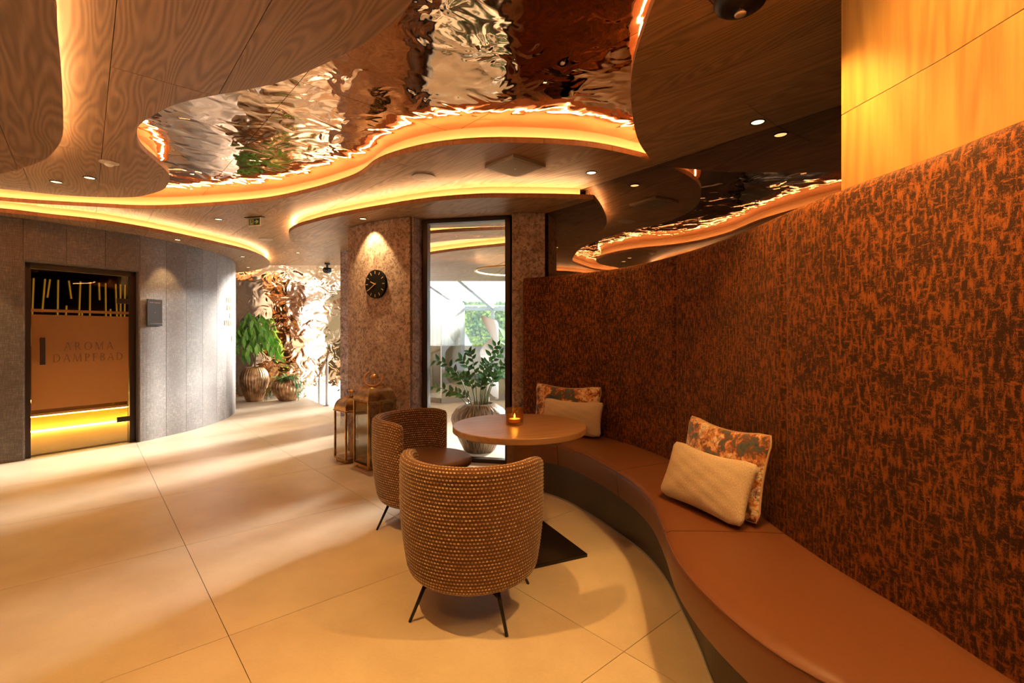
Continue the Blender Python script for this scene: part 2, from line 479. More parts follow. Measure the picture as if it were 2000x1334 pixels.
def leafmat(name, a, b):
    m = newmat(name, rough=.35); t = NT(m)
    rv = t.n('ShaderNodeObjectInfo').outputs['Random']
    t.set('Base Color', t.ramp(rv, [(0, a), (1, b)])); t.set('Subsurface Weight', 0.0)
    return m
M_leafz = leafmat('zz_leaf', (.02,.075,.012), (.07,.20,.03))
M_leaff = leafmat('ficus_leaf', (.05,.16,.012), (.20,.42,.05))
M_leafv = leafmat('trailing_leaf', (.06,.13,.03), (.20,.30,.09))
M_stem = newmat('plant_stem', (.10,.12,.04), .5)
M_trunk = newmat('trunk', (.12,.08,.05), .7)
M_ivy = newmat('ivy', rough=.6); t = NT(M_ivy)
t.set('Base Color', t.ramp(t.noise(t.coord('Object'), 2.2, 3), [(.35, (.05,.16,.02)), (.65, (.34,.46,.05))]))
M_potribs = newmat('bronze_rib_glaze', rough=.28, metal=.75); t = NT(M_potribs)
t.set('Base Color', t.ramp(t.noise(t.coord('Object'), 9, 3), [(.35, (.22,.11,.05)), (.65, (.58,.34,.16))]))
M_bigpot = newmat('leaf_textured_bronze', rough=.36, metal=.6); t = NT(M_bigpot)
pv = t.coord('UV', scale=(60, 9, 1)); pn = t.noise(pv, 1, 2, .5, .4)
t.set('Base Color', t.ramp(pn, [(.4, (.06,.034,.02)), (.62, (.30,.17,.075))])); t.bump(pn, .8, .012)
M_yellow = newmat('glowing_reed', (.7,.45,.05), .5); _p = M_yellow.node_tree.nodes['Principled BSDF']
_p.inputs['Emission Color'].default_value = (1,.56,.04,1); _p.inputs['Emission Strength'].default_value = .62
M_steamdark = newmat('steam_dark_glaze', (.010,.006,.010), .12)
M_steamyel = newmat('steam_ochre_wall', (.62,.40,.12), .45)
M_ledy = newmat('yellow_led', (0,0,0), .5); _p = M_ledy.node_tree.nodes['Principled BSDF']
_p.inputs['Emission Color'].default_value = (1,.62,.12,1); _p.inputs['Emission Strength'].default_value = 90
M_green = newmat('sign_green', (.02,.16,.05), .5)
M_signw = newmat('sign_ivory', (.85,.80,.62), .5)
M_plaque = newmat('anthracite_plaque', (.045,.042,.042), .75)
M_plaque.node_tree.nodes['Principled BSDF'].inputs['Specular IOR Level'].default_value = .15
M_doortext = newmat('brown_print', (.17,.09,.04), .6)
M_out = newmat('outside_render_wall', (.80,.80,.78), .8)
M_alu = newmat('white_grey_aluminium', (.30,.32,.345), .4)

# ------------------------------------------------------------------ plan of the place
DN = Vector((math.cos(R(131.5)), math.sin(R(131.5))))      # seam direction  (-.663,.749)
NN = Vector((.749, .663))                                    # across the seams

def cells(mb_flat, z0, z1, n0, pitch, d0, dlen, gap, mats, name, parent, stagger=True, limit=None, sidemat=0):
    """cut a flat tessellated plate into panels along the seam grid; each is an object"""
    bm0 = bmesh.new()
    vs = [bm0.verts.new((p[0], p[1], z0)) for p in mb_flat[0]]
    for f in mb_flat[1]:
        try: bm0.faces.new([vs[i] for i in f])
        except ValueError: pass
    bm0.faces.ensure_lookup_table()
    ns = [NN.dot(Vector(p)) for p in mb_flat[0]]; ds = [DN.dot(Vector(p)) for p in mb_flat[0]]
    i0 = math.floor((min(ns) - n0)/pitch); i1 = math.ceil((max(ns) - n0)/pitch)
    objs = []
    def cut(bm, d, val, keep_above):
        no = Vector((d.x, d.y, 0))
        bmesh.ops.bisect_plane(bm, geom=bm.verts[:]+bm.edges[:]+bm.faces[:], dist=1e-6, plane_co=no*val, plane_no=no,
                               clear_inner=keep_above, clear_outer=not keep_above)
    for i in range(i0, i1):
        bs = bm0.copy(); cut(bs, NN, n0+i*pitch+gap/2, True)
        if bs.faces: cut(bs, NN, n0+(i+1)*pitch-gap/2, False)
        if bs.faces:
            st = (i * .37 % 1) * dlen if stagger else 0
            dd = [DN.dot(v.co.xy) for v in bs.verts]
            j0 = math.floor((min(dd)-d0-st)/dlen); j1 = math.ceil((max(dd)-d0-st)/dlen)
            for j in range(j0, j1):
                bc = bs.copy(); cut(bc, DN, d0+st+j*dlen+gap/2, True)
                if bc.faces: cut(bc, DN, d0+st+(j+1)*dlen-gap/2, False)
                if bc.faces and sum(f.calc_area() for f in bc.faces) > .004:
                    bmesh.ops.remove_doubles(bc, verts=bc.verts, dist=1e-5)
                    bmesh.ops.dissolve_limit(bc, angle_limit=R(1), verts=bc.verts, edges=bc.edges)
                    base = bc.faces[:]
                    r = bmesh.ops.extrude_face_region(bc, geom=base)
                    bmesh.ops.translate(bc, verts=[g for g in r['geom'] if isinstance(g, bmesh.types.BMVert)], vec=(0,0,z1-z0))
                    bmesh.ops.recalc_face_normals(bc, faces=bc.faces)
                    for f in bc.faces: f.material_index = sidemat if abs(f.normal.z) < .5 else 0
                    me = bpy.data.meshes.new(name); bc.to_mesh(me)
                    for m in mats: me.materials.append(m)
                    o = bpy.data.objects.new(name, me); col.objects.link(o); o.parent = parent; objs.append(o)
                bc.free()
        bs.free()
    bm0.free()
    return objs

MN = Vector((.7925, .6099)); MD = 3.179                     # mirror plane  MN.p = MD
def plate(outer, holes=(), clip=True):
    loops = [[Vector((p[0], p[1], 0)) for p in outer]] + [[Vector((p[0], p[1], 0)) for p in h] for h in holes]
    tris = tessellate_polygon(loops); pts = [p for l in loops for p in l]
    bm = bmesh.new(); vs = [bm.verts.new(p) for p in pts]
    for t_ in tris:
        try: bm.faces.new([vs[i] for i in t_])
        except ValueError: pass
    bm.verts.index_update()
    if clip:
        bmesh.ops.bisect_plane(bm, geom=bm.verts[:]+bm.edges[:]+bm.faces[:], dist=1e-6, plane_co=(MN.x*MD, MN.y*MD, 0), plane_no=(MN.x, MN.y, 0), clear_outer=True)
    bm.verts.index_update(); bm.verts.ensure_lookup_table()
    out = ([tuple(v.co[:2]) for v in bm.verts], [[v.index for v in f.verts] for f in bm.faces]); bm.free()
    return out

def flat_obj(pl, z, name, mat, parent, thick=.004):
    bm = bmesh.new(); vs = [bm.verts.new((p[0], p[1], z)) for p in pl[0]]
    for f in pl[1]: bm.faces.new([vs[i] for i in f])
    r = bmesh.ops.extrude_face_region(bm, geom=bm.faces[:])
    bmesh.ops.translate(bm, verts=[g for g in r['geom'] if isinstance(g, bmesh.types.BMVert)], vec=(0,0,thick))
    bmesh.ops.recalc_face_normals(bm, faces=bm.faces)
    me = bpy.data.meshes.new(name); bm.to_mesh(me); bm.free(); me.materials.append(mat)
    o = bpy.data.objects.new(name, me); col.objects.link(o); o.parent = parent; return o

def area2(P): return sum(a.x*b.y - b.x*a.y for a, b in zip(P, P[1:]+P[:1]))/2

def clip_curve(P):
    return [p for p in P if MN.dot(p) < MD - .004]

def cove(edge, zl, zt, parent, closed=False, into=1, ledoff=.045, back=.085, clip=True):
    """light strip on the ledge and the upright board behind it"""
    a = [p for p in offset(edge, into*back, closed)]
    if not closed and clip: a = clip_curve(a)
    mb = MB().sweep(a, [(0, zl), (0, zt), (into*.012, zt), (into*.012, zl)], closed=closed)
    mb.build('cove_board', W_cove, parent)
    b = [p for p in offset(edge, into*ledoff, closed)]
    if not closed and clip: b = clip_curve(b)
    mb = MB().sweep(b, [(-.006, zl+.001), (.006, zl+.001), (.006, zl+.003), (-.006, zl+.003)], closed=closed)
    mb.build('light_strip', M_led, parent)

Z1, Z2, ZC, TH = 2.62, 2.50, 2.765, .04
ceiling = empty('ceiling', kind='structure', label='curved oak soffits around a rippled copper ceiling with warm cove lights')

# ---- the free-form opening in the upper soffit
A_px = [(806,0),(740,66),(670,107),(600,140),(542,162),(472,177),(420,186),(350,201),(308,220),(283,236),(268,250),(271,283),(290,304),(315,324),(329,338),(331,352),(322,368),(304,376),(262,385),(192,385),(105,380),(0,369)]
B_px = [(189,404),(297,408),(420,402),(525,392),(595,378),(647,364),(700,345),(740,317),(810,295),(880,283.5),(950,279),(1020,279),(1125,284),(1195,294),(1247,306),(1266,311)]
E_px = [(1265,304),(1247,276),(1237,238),(1232,185),(1234,140),(1246,91),(1265,38),(1279,0)]
hole_pts = [U(*p, Z1) for p in A_px] + [(-5.1,4.22),(-5.35,4.45),(-5.0,4.78)] + [U(*p, Z1) for p in B_px] + [(1.06,3.66)] + \
           [U(*p, Z1) for p in E_px] + [(.60,1.45),(.72,.9),(.86,.3),(.84,-.3),(.55,-.9),(.1,-1.25),(-.3,-1.1),(-.42,-.5),(-.22,.2),(-.12,.8),(-.16,1.3)]
hole = cr(hole_pts, .06, closed=True, smooth=1)
hs = 1 if area2(hole) > 0 else -1      # left normal points inside when counter-clockwise
into = -hs

ROOM = [(-7.2,-3.2),(4.6,-3.2),(4.6,4.9),(.30,5.3),(.25,5.35),(-1.0,5.35),(-2.3,7.5),(-2.3,9.25),(-7.2,9.25)]
soff = flat_obj(plate(ROOM, [hole]), Z1+.034, 'upper_soffit', W_fascia, ceiling, .006)
cells(plate(ROOM, [hole]), Z1, Z1+.033, .096, .455, .64, 2.44, .003, [W_ceil, W_fascia], 'ceiling_panel', soff, sidemat=1)
cove(hole, Z1+TH, ZC, ceiling, closed=True, into=into)

# ---- copper above it
cop = empty('copper_ceiling', parent=ceiling)
big = [(-7.2,-2.2),(2.6,-2.2),(2.6,5.3),(-7.2,5.6)]
cells(plate(big), ZC, ZC+.01, .93, 1.07, .4, 2.5, .003, [M_cop_ceil], 'copper_sheet', cop)
flat_obj(plate(ROOM), ZC+.012, 'ceiling_deck', M_black, ceiling, .02)

# ---- lower soffits
C_px = [(1176,390),(1154,389),(1108,387.5),(1061,386.5),(1000,386),(936,386.5),(837,394),(738,409),(655,424),(606,436),(580,444),(566,453),(564,460),(568,469),(583,481),(599,490),(619,497),(650,504)]
C_edge = cr([U(*p, Z2) for p in C_px], .06)
C_poly = [tuple(p) for p in C_edge] + [(-2.2,7.75),(-1.9,7.3),(-1.3,6.2),(-1.0,5.45),(.28,5.30),(.30,5.0)]
D_px = [(0,414),(90,424.5),(180,433.5),(270,447),(360,464),(420,477),(480,491),(510,502.5),(524,512),(526,519),(510,525),(480,531)]
D_edge = cr([(-7.1,4.0),(-6.3,4.25),(-5.6,4.5)] + [U(*p, Z2) for p in D_px] + [(-5.7,9.45),(-6.4,9.5),(-7.1,9.5)], .06)
D_poly = [tuple(p) for p in D_edge]
F_px = [(105,0),(110,52),(117,122),(121,175),(124,245),(122,266),(115,283),(98,304),(70,320),(35,331),(0,339)]
F_edge = cr([(-1.2,-3.15),(-1.5,-2.0),(-1.25,-.8),(-1.15,.3),(-1.35,1.2)] + [U(*p, Z2) for p in F_px] + [(-4.5,3.72),(-5.4,3.62),(-6.3,3.75),(-7.1,3.7)], .06)
F_poly = [tuple(p) for p in F_edge] + [(-7.15,-3.15)]
for nm, poly, edge in (('round_soffit', C_poly, C_edge), ('wall_soffit', D_poly, D_edge), ('low_soffit', F_poly, F_edge)):
    pl = plate(poly)
    o = flat_obj(pl, Z2+.034, nm, W_fascia, ceiling, .006)
    cells(pl, Z2, Z2+.033, .096, .455, .64, 2.44, .003, [W_ceil, W_fascia], 'ceiling_panel', o, sidemat=1)
    # which side of the edge is the plate
    mid = len(edge)//2; nrm = normals(edge)[mid]
    P = [Vector(p) for p in poly]
    def inside(q):
        c = False; j = len(P)-1
        for i in range(len(P)):
            if (P[i].y > q.y) != (P[j].y > q.y) and q.x < (P[j].x-P[i].x)*(q.y-P[i].y)/(P[j].y-P[i].y)+P[i].x: c = not c
            j = i
        return c
    sg = 1 if inside(edge[mid] + nrm*.05) else -1
    cove(edge, Z2+TH, Z1, ceiling, into=sg)

# ------------------------------------------------------------------ floor
floor = empty('floor', kind='structure', label='large pale limestone tiles laid in a diagonal grid')
FL = [(-6.9,-3.2),(4.6,-3.2),(4.6,5.2),(5.2,5.4),(5.2,13.9),(-1.5,13.9),(-2.0,11.3),(-2.1,8.3),(-2.6,8.35),(-3.0,8.52),(-3.34,8.77),(-3.67,9.15),(-4.1,9.75),(-4.72,10.35),(-5.4,10.05),(-6.2,9.9),(-6.9,9.8)]
fpl = plate(FL, clip=False)
cells(fpl, -.02, 0, .469, 1.196, 1.186, 1.198, .003, [M_floor], 'floor_tile', floor, stagger=False)
flat_obj(fpl, -.05, 'screed', M_grout, floor, .0295)
lower = MB().box((-4.4, 11.4, -1.2), (4.6, 5.6, .02)).build('stair_landing', M_floor, floor)
# stairwell fascia under the floor edge
edge = [Vector(p) for p in FL[9:15]]
MB().sweep(edge, [(0,-1.2),(0,-.05),(.02,-.05),(.02,-1.2)]).build('stairwell_fascia', M_white, floor)

# ------------------------------------------------------------------ shell walls that close the room
def wall(name, a, b, z0, z1, mat, th=.1, label=None):
    a = Vector(a); b = Vector(b); d = b-a; L = d.length; c = (a+b)/2
    o = MB().box((c.x, c.y, (z0+z1)/2), (L, th, z1-z0), math.atan2(d.y, d.x)).build(name, mat)
    tag(o, label, None, None, 'structure'); return o
wall('wall_back', (-7.2,-3.25), (4.7,-3.25), 0, 2.8, W_pale)
wall('wall_side', (-7.2,-3.2), (-7.2,10.0), -1.2, 2.8, W_pale)
wall('wall_near', (4.65,-3.2), (4.65,-1.0), 0, 2.8, W_pale)

# ------------------------------------------------------------------ steam bath wall
Wc = cr([(-6.9,1.6),(-6.55,2.3),(-6.1,3.2),(-5.62,4.08),(-5.157,4.868),(-5.02,5.0),(-4.76,5.43),(-4.50,5.85),(-4.425,6.18),(-4.36,6.474),(-4.345,6.81),(-4.41,7.449),(-4.63,8.08),(-4.95,8.6),(-5.4,9.05),(-6.0,9.4),(-6.8,9.6)], .03, smooth=1)
wl = empty('wall_left', kind='structure', label='curved grey woven-look tiled wall of the steam bath')
sD0 = s_at(Wc, (-5.03, 4.975)); sD1 = s_at(Wc, (-4.497, 5.847)); WL = arclen(Wc)
DOORH = 2.075
def board(s0, s1, z0=0, z1=Z2, nm='tile_board'):
    g = .0015
    P = subcurve(Wc, s0+g, s1-g, max(2, int((s1-s0)/.04)))
    MB().sweep(P, [(0, z0), (0, z1), (.03, z1), (.03, z0)], u0=s0).build(nm, M_wall, wl, bevel=.001)
s = sD0
while s > .35: board(s-.335, s); s -= .335
br = [sD1] + [s_at(Wc, ((px-1000)/944*Y, Y)) for px, Y in ((324,6.183),(363,6.474),(396,6.79),(420,7.15))]
while br[-1] < WL-.4: br.append(br[-1] + .335)
for a, b in zip(br, br[1:]): board(a, b)
for k in range(3):
    a = sD0 + (sD1-sD0)*k/3; b = sD0 + (sD1-sD0)*(k+1)/3; board(a, b, DOORH, Z2)
core = [(0.0,sD0),(sD1,WL)]
for a, b in core:
    P = subcurve(Wc, a, b, 80)
    MB().sweep(P, [(.031, 0), (.031, Z2), (.16, Z2), (.16, 0)]).build('wall_core', M_plaque, wl)
P = subcurve(Wc, sD0, sD1, 20)
MB().sweep(P, [(.031, DOORH), (.031, Z2), (.16, Z2), (.16, DOORH)]).build('wall_core', M_plaque, wl)
# tiled reveal right of the door
p0 = subcurve(Wc, sD0, sD0+.01, 1)[0]; p1 = subcurve(Wc, sD1-.01, sD1, 1)[1]
dd = (p1-p0).normalized(); dn = Vector((-dd.y, dd.x)); ang = math.atan2(dd.y, dd.x)
def along(o_, n_, z): q = p0 + dd*o_ + dn*n_; return (q.x, q.y, z)
DW = (p1-p0).length
rv_ = MB().box(along(DW-.006, .085, DOORH/2), (.014, .165, DOORH), ang).build('tile_reveal', M_wall, wl)
MB().box(along(.006, .085, DOORH/2), (.014, .165, DOORH), ang).build('tile_reveal', M_wall, wl)
MB().box(along(DW/2, .085, DOORH-.006), (DW, .165, .014), ang).build('tile_reveal', M_wall, wl)

# ---- door
door = empty('door_1', along(0, .11, 0), ang, kind='structure', label='frosted glass steam bath door in a dark frame')
def dbox(nm, x0, x1, z0, z1, y, th, mat, parent=door, bevel=0):
    return MB().box(((x0+x1)/2, y, (z0+z1)/2), (x1-x0, th, z1-z0)).build(nm, mat, parent, bevel=bevel)
fw = .055
fr = MB().box((.02+fw/2, 0, (DOORH-.02)/2), (fw, .07, DOORH-.02)); 
fr.box((DW-.02-fw/2, 0, (DOORH-.02)/2), (fw, .07, DOORH-.02)); fr.box((DW/2, 0, DOORH-.02-fw/2), (DW-.04, .07, fw))
fr.build('door_frame', M_frame, door, bevel=.003)
gx0, gx1 = .02+fw+.004, DW-.02-fw-.004; gz1 = DOORH-.02-fw-.004
dbox('glass_leaf', gx0, gx1, .012, gz1, -.012, .009, M_door)
TOPF, BOTF = 1.515, .50
dbox('frosted_film', gx0+.002, gx1-.002, BOTF, TOPF, -.0185, .002, M_frost)
dbox('frosted_stripe', gx0+.002, gx1-.002, 1.545, 1.575, -.0185, .002, M_frost)
dbox('frosted_stripe', gx0+.002, gx1-.002, .435, .46, -.0185, .002, M_frost)
hd = dbox('door_handle', gx0+.06, gx0+.10, .98, 1.27, -.065, .022, M_frame, bevel=.002)
MB().box((gx0+.08, -.038, 1.25), (.025, .034, .02)).box((gx0+.08, -.038, 1.0), (.025, .034, .02)).build('handle_post', M_frame, hd)
for z in (1.70, .29):
    dbox('door_hinge', gx1-.12, gx1+.03, z-.03, z+.03, -.022, .02, M_frame, bevel=.002)

# ---- serif letters
def ring(cx, cy, rx, ry, tx, ty, a0, a1, n=16):
    out = []
    for i in range(n):
        q = []
        for a in (a0+(a1-a0)*i/n, a0+(a1-a0)*(i+1)/n):
            q.append(((cx+rx*math.cos(a), cy+ry*math.sin(a)), (cx+(rx-tx)*math.cos(a), cy+(ry-ty)*math.sin(a))))
        out.append([q[0][0], q[1][0], q[1][1], q[0][1]])
    return out
def st(x0, y0, x1, y1, w):   # slanted stroke, horizontal width w
    return [[(x0-w/2, y0), (x0+w/2, y0), (x1+w/2, y1), (x1-w/2, y1)]]
def hb(x0, x1, y, h=.045): return [[(x0, y), (x1, y), (x1, y+h), (x0, y+h)]]
def serif(x, y, w=.2): return hb(x-w/2, x+w/2, y if y < .5 else y-.035, .035)
TK, TN = .12, .05
def glyph(c):
    if c == 'A': return (.82, st(.12,0,.40,1,TN)+st(.70,0,.42,1,TK)+hb(.22,.6,.32)+serif(.12,0)+serif(.70,0))
    if c == 'Ä': w, g = glyph('A'); return (w, g+hb(.25,.35,1.06,.1)+hb(.48,.58,1.06,.1))
    if c == 'O': return (.92, ring(.46,.5,.40,.52,.12,.05,0,2*PI,28))
    if c == 'C': return (.80, ring(.46,.5,.40,.52,.12,.05,.7,2*PI-.7,24)+hb(.72,.77,.7,.25))
    if c == 'D': return (.86, st(.18,0,.18,1,TK)+ring(.30,.5,.48,.5,.12,.045,-PI/2,PI/2)+serif(.18,0)+serif(.18,1)+hb(.18,.32,0)+hb(.18,.32,.955))
    if c == 'P': return (.68, st(.18,0,.18,1,TK)+ring(.30,.73,.28,.27,.11,.045,-PI/2,PI/2)+serif(.18,0,.26)+serif(.18,1)+hb(.18,.32,.46)+hb(.18,.32,.955))
    if c == 'R': w, g = glyph('P'); return (.80, g+st(.68,0,.36,.48,.12)+serif(.70,0,.16))
    if c == 'B': return (.70, st(.18,0,.18,1,TK)+ring(.30,.75,.26,.25,.11,.045,-PI/2,PI/2)+ring(.32,.26,.30,.26,.11,.045,-PI/2,PI/2)+serif(.18,0,.22)+serif(.18,1)+hb(.18,.34,0)+hb(.18,.34,.5)+hb(.18,.32,.955))
    if c == 'M': return (1.05, st(.14,0,.18,1,TN)+st(.50,0,.20,1,TK)+st(.52,0,.84,1,TN)+st(.88,0,.84,1,TK)+serif(.14,0)+serif(.88,0)+serif(.15,1)+serif(.88,1))
    if c == 'N': return (.90, st(.14,0,.14,1,TN)+st(.72,0,.18,1,TK)+st(.74,0,.74,1,TN)+serif(.14,0)+serif(.12,1)+serif(.74,1))
    if c == 'F': return (.64, st(.18,0,.18,1,TK)+hb(.18,.58,.955)+hb(.18,.48,.5)+serif(.18,0,.24)+serif(.14,1)+hb(.53,.58,.8,.18)+hb(.44,.48,.42,.2))
    if c == 'E': w, g = glyph('F'); return (.68, g+hb(.18,.62,0)+hb(.57,.62,0,.2))
    if c == 'I': return (.36, st(.18,0,.18,1,TK)+serif(.18,0,.26)+serif(.18,1,.26))
    if c == 'K': return (.84, st(.18,0,.18,1,TK)+st(.28,.46,.66,1,TN)+st(.72,0,.34,.55,TK)+serif(.18,0)+serif(.18,1)+serif(.68,1)+serif(.72,0))
    if c == 'U': return (.86, st(.18,.35,.18,1,TK)+st(.70,.35,.70,1,TN)+ring(.44,.35,.30,.36,.10,.06,PI,2*PI)+serif(.18,1)+serif(.70,1))
    if c == 'T': return (.76, st(.38,0,.38,1,TK)+hb(.06,.70,.955)+hb(.06,.10,.8,.18)+hb(.66,.70,.8,.18)+serif(.38,0))
    return (.4, [])
def text_polys(s_, h, track=.12):
    x = 0; out = []
    for ch in s_:
        w, g = glyph(ch)
        out += [[((px_+x)*h, py_*h) for px_, py_ in q] for q in g]; x += w + track
    return out, (x-track)*h
def text_obj(s_, h, place_, mat, parent, nm='lettering', thick=.002, track=.12, center=True):
    polys, w = text_polys(s_, h, track); mb = MB(); dx = -w/2 if center else 0
    for i_, q in enumerate(polys):
        e = .00004 * (i_ % 7)
        fr_ = [place_(x+dx, y, -thick-e) for x, y in q]; bk = [place_(x+dx, y, 0) for x, y in q]; n = len(q)
        mb.add(fr_+bk, [tuple(range(n))] + [(i, (i+1) % n, (i+1) % n+n, i+n) for i in range(n)])
    return mb.build(nm, mat, parent)
gxm = (gx0+gx1)/2 + .055
text_obj('AROMA', .086, lambda x, y, n: (gxm+x, -.0196+n, 1.130+y), M_doortext, door, thick=.001, track=.2)
text_obj('DAMPFBAD', .086, lambda x, y, n: (gxm+x, -.0196+n, 1.000+y), M_doortext, door, thick=.001, track=.14)

# ---- letters on the curved wall
wt = empty('wall_lettering', label='pale metal serif letters set on the curved grey wall near the tall plant', cat='lettering')
N_ = normals(Wc)
def onwall(s_, z, n):
    Lc = 0
    for i in range(len(Wc)-1):
        d = (Wc[i+1]-Wc[i]).length
        if Lc + d >= s_:
            q = Wc[i].lerp(Wc[i+1], (s_-Lc)/d) + N_[i].lerp(N_[i+1], (s_-Lc)/d)*(n); return (q.x, q.y, z)
        Lc += d
    return (Wc[-1].x, Wc[-1].y, z)
def s_px(px):
    best = None; L = 0
    for a, b in zip(Wc, Wc[1:]):
        q = 1000 + 944*a.x/a.y
        if a.y > 5.9 and a.x > -4.7 and q >= px and best is None: best = L
        L += (b-a).length
    return best
for k, (ws, px) in enumerate((('FINN',441),('AROM',441),('DE',447.5),('KRÄUT',436.5),('I',455),('C',451.5))):
    s0 = s_px(px); z = 1.80 - .121*k
    if s0: text_obj(ws, .078, lambda x, y, n, s0=s0, z=z: onwall(s0+x, z+y, n*5), M_copperlet, wt, 'letters', thick=.0016, center=False)

# ---- information plaque
ps = s_at(Wc, ((296-1000)/944*6.02, 6.02)); q = onwall(ps, 0, 0); q2 = onwall(ps+.02, 0, 0)
pa = math.atan2(q2[1]-q[1], q2[0]-q[0])
pq = empty('information_plaque', (q[0]+.009, q[1]-.006, 1.573), pa, 'dark grey plaque with small copper print on the grey wall beside the steam door', 'sign')
MB().box((0,-.004,0), (.205,.010,.33)).build('plate', M_plaque, pq, bevel=.001)
text_obj('AROMA DAMPFBAD', .0115, lambda x, y, n: (-.075+x, -.0095+n, .118+y), newmat('copper_print', (.62,.28,.14), .5), pq, 'heading', thick=.0006, center=False)
mb = MB()
for k, (z, w) in enumerate(((.098,.06),(.085,.115),(.072,.10),(.059,.105),(.046,.125),(.033,.165),(-.002,.11),(-.028,.065),(-.042,.10),(-.055,.11),(-.069,.13),(-.083,.15),(-.096,.15))):
    mb.box((-.075+w/2, -.0100, z), (w, .001, .0045))
mb.build('small_print', newmat('pale_print', (.50,.38,.30), .5), pq)
MB().lathe([(0,0),(.012,0),(.012,.001),(0,.001)], 20).build('round_emblem', M_copperlet, pq)
pq.children[-1].location = (.008, -.0095, -.128); pq.children[-1].rotation_euler = (PI/2, 0, 0)

# ---- the steam room behind the door
sr = empty('wall_steam_room', kind='structure', label='dark glazed steam room interior with ochre lower wall')
def slab(nm, o0, o1, n0_, n1_, z0, z1, mat, parent=sr):
    return MB().box(along((o0+o1)/2, (n0_+n1_)/2, (z0+z1)/2), (o1-o0, n1_-n0_, z1-z0), ang).build(nm, mat, parent)
slab('steam_floor', -1.3, 1.25, .17, .6, .003, .012, M_floor)
slab('steam_floor', -1.3, 1.9, .6, 1.9, .003, .012, M_floor)
slab('steam_rear_wall', -1.3, 1.9, 1.9, 1.95, .38, 2.5, M_steamdark)
slab('steam_rear_base', -1.3, 1.9, 1.8, 1.85, 0, .28, M_steamyel)
bn_ = slab('steam_bench', -1.3, 1.9, 1.35, 1.9, .28, .40, M_steamyel)
slab('yellow_light_strip', -1.25, 1.85, 1.74, 1.76, .02, .04, M_ledy)
slab('yellow_light_strip', -1.25, 1.85, 1.38, 1.40, .262, .278, M_ledy)
slab('yellow_light_strip', -1.25, 1.85, 1.85, 1.87, .415, .43, M_ledy)
slab('steam_ceiling', -1.3, 1.25, .17, .6, 2.28, 2.31, M_steamdark)
slab('steam_ceiling', -1.3, 1.9, .6, 1.95, 2.28, 2.31, M_steamdark)
slab('steam_side_wall', -1.35, -1.3, .17, 1.95, 0, 2.3, M_steamdark)
slab('steam_side_wall', 1.9, 1.95, .6, 1.95, 0, 2.3, M_steamdark)
slab('steam_side_wall', 1.25, 1.95, .58, .63, 0, 2.3, M_steamdark)
slab('steam_side_wall', 1.2, 1.25, .17, .6, 0, 2.3, M_steamdark)
random.seed(3)
for k in range(34):
    x = -.6 + 2.45*k/34 + random.uniform(-.03,.03); top = 2.05 if random.random() < .7 else random.uniform(1.5,1.9)
    ln = random.choice((.25,.45,.7,.9,1.0)); lean = random.uniform(-.03,.03)
    a_ = Vector(along(x, 1.88, top)); b_ = Vector(along(x+lean, 1.88, max(.9, top-ln)))
    MB().tube([a_, b_], .009, 6).build('reed', M_yellow, sr)

# ------------------------------------------------------------------ columns
def stone_prism(poly, z0, z1, nm, parent):
    n = len(poly); vs = [(x, y, z0) for x, y in poly] + [(x, y, z1) for x, y in poly]
    return MB().add(vs, [tuple(range(n))[::-1], tuple(range(n, 2*n))] + [(i, (i+1) % n, (i+1) % n+n, i+n) for i in range(n)]).build(nm, M_stone, parent, bevel=.002)
def column(pts_front, depthpts, label, joint=1.215):
    c_ = empty('column', kind='structure', label=label)
    stone_prism(pts_front + depthpts, 0.0, Z2, 'core', c_)
    P = [Vector(p) for p in pts_front]
    L = arclen(P); k = max(1, round(L/.48))
    for a_, b_ in ((0.0, joint-.001), (joint+.001, Z2-.002)):
        for i in range(k):
            Q = subcurve(P, L*i/k+.001, L*(i+1)/k-.001, 8)
            MB().sweep(Q, [(0, a_), (0, b_), (-.016, b_), (-.016, a_)]).build('stone_slab', M_stone, c_, bevel=.001)
    return c_
fc = cr([(-1.83,5.44),(-1.60,5.235),(-1.37,5.085),(-1.20,4.985),(-1.03,4.92)], .04, smooth=0)
c1_ = column([tuple(p) for p in fc], [(-.94,5.10),(-.94,5.50),(-1.5,5.9),(-1.95,5.75)], 'pinkish brown stone column with the clock')
for a_, b_ in ((0.0, 1.214), (1.216, Z2-.002)):
    MB().sweep([Vector((-1.015,4.915)), Vector((-.932,5.098))], [(0, a_), (0, b_), (-.012, b_), (-.012, a_)]).build('stone_slab', M_stone, c1_, bevel=.001)
c2_ = column([(.0,4.752),(.325,4.772)], [(.325,5.05),(.0,5.05)], 'stone column between the interior window and the bench')
column([(-2.44,6.89),(-1.98,6.80)], [(-1.9,7.3),(-2.44,7.4)], 'stone column behind the column with the clock')

# ------------------------------------------------------------------ interior window
wa = Vector((-.925,5.075)); wb = Vector((-.008,4.885)); wd = (wb-wa); WWd = wd.length; wang = math.atan2(wd.y, wd.x)
win = empty('window_1', (wa.x, wa.y, 0), wang, kind='structure', label='floor to ceiling interior window in a dark frame')
fwn = .055
mb = MB().box((fwn/2, 0, Z2/2), (fwn, .09, Z2)).box((WWd-fwn/2, 0, Z2/2), (fwn, .09, Z2)).box((WWd/2, 0, Z2-.022), (WWd, .09, .044)).box((WWd/2, 0, .02), (WWd, .09, .04))
mb.build('window_frame', M_frame, win, bevel=.003)
MB().box((WWd/2, .01, Z2/2), (WWd-2*fwn, .008, Z2-.09)).build('window_pane', M_glass, win)

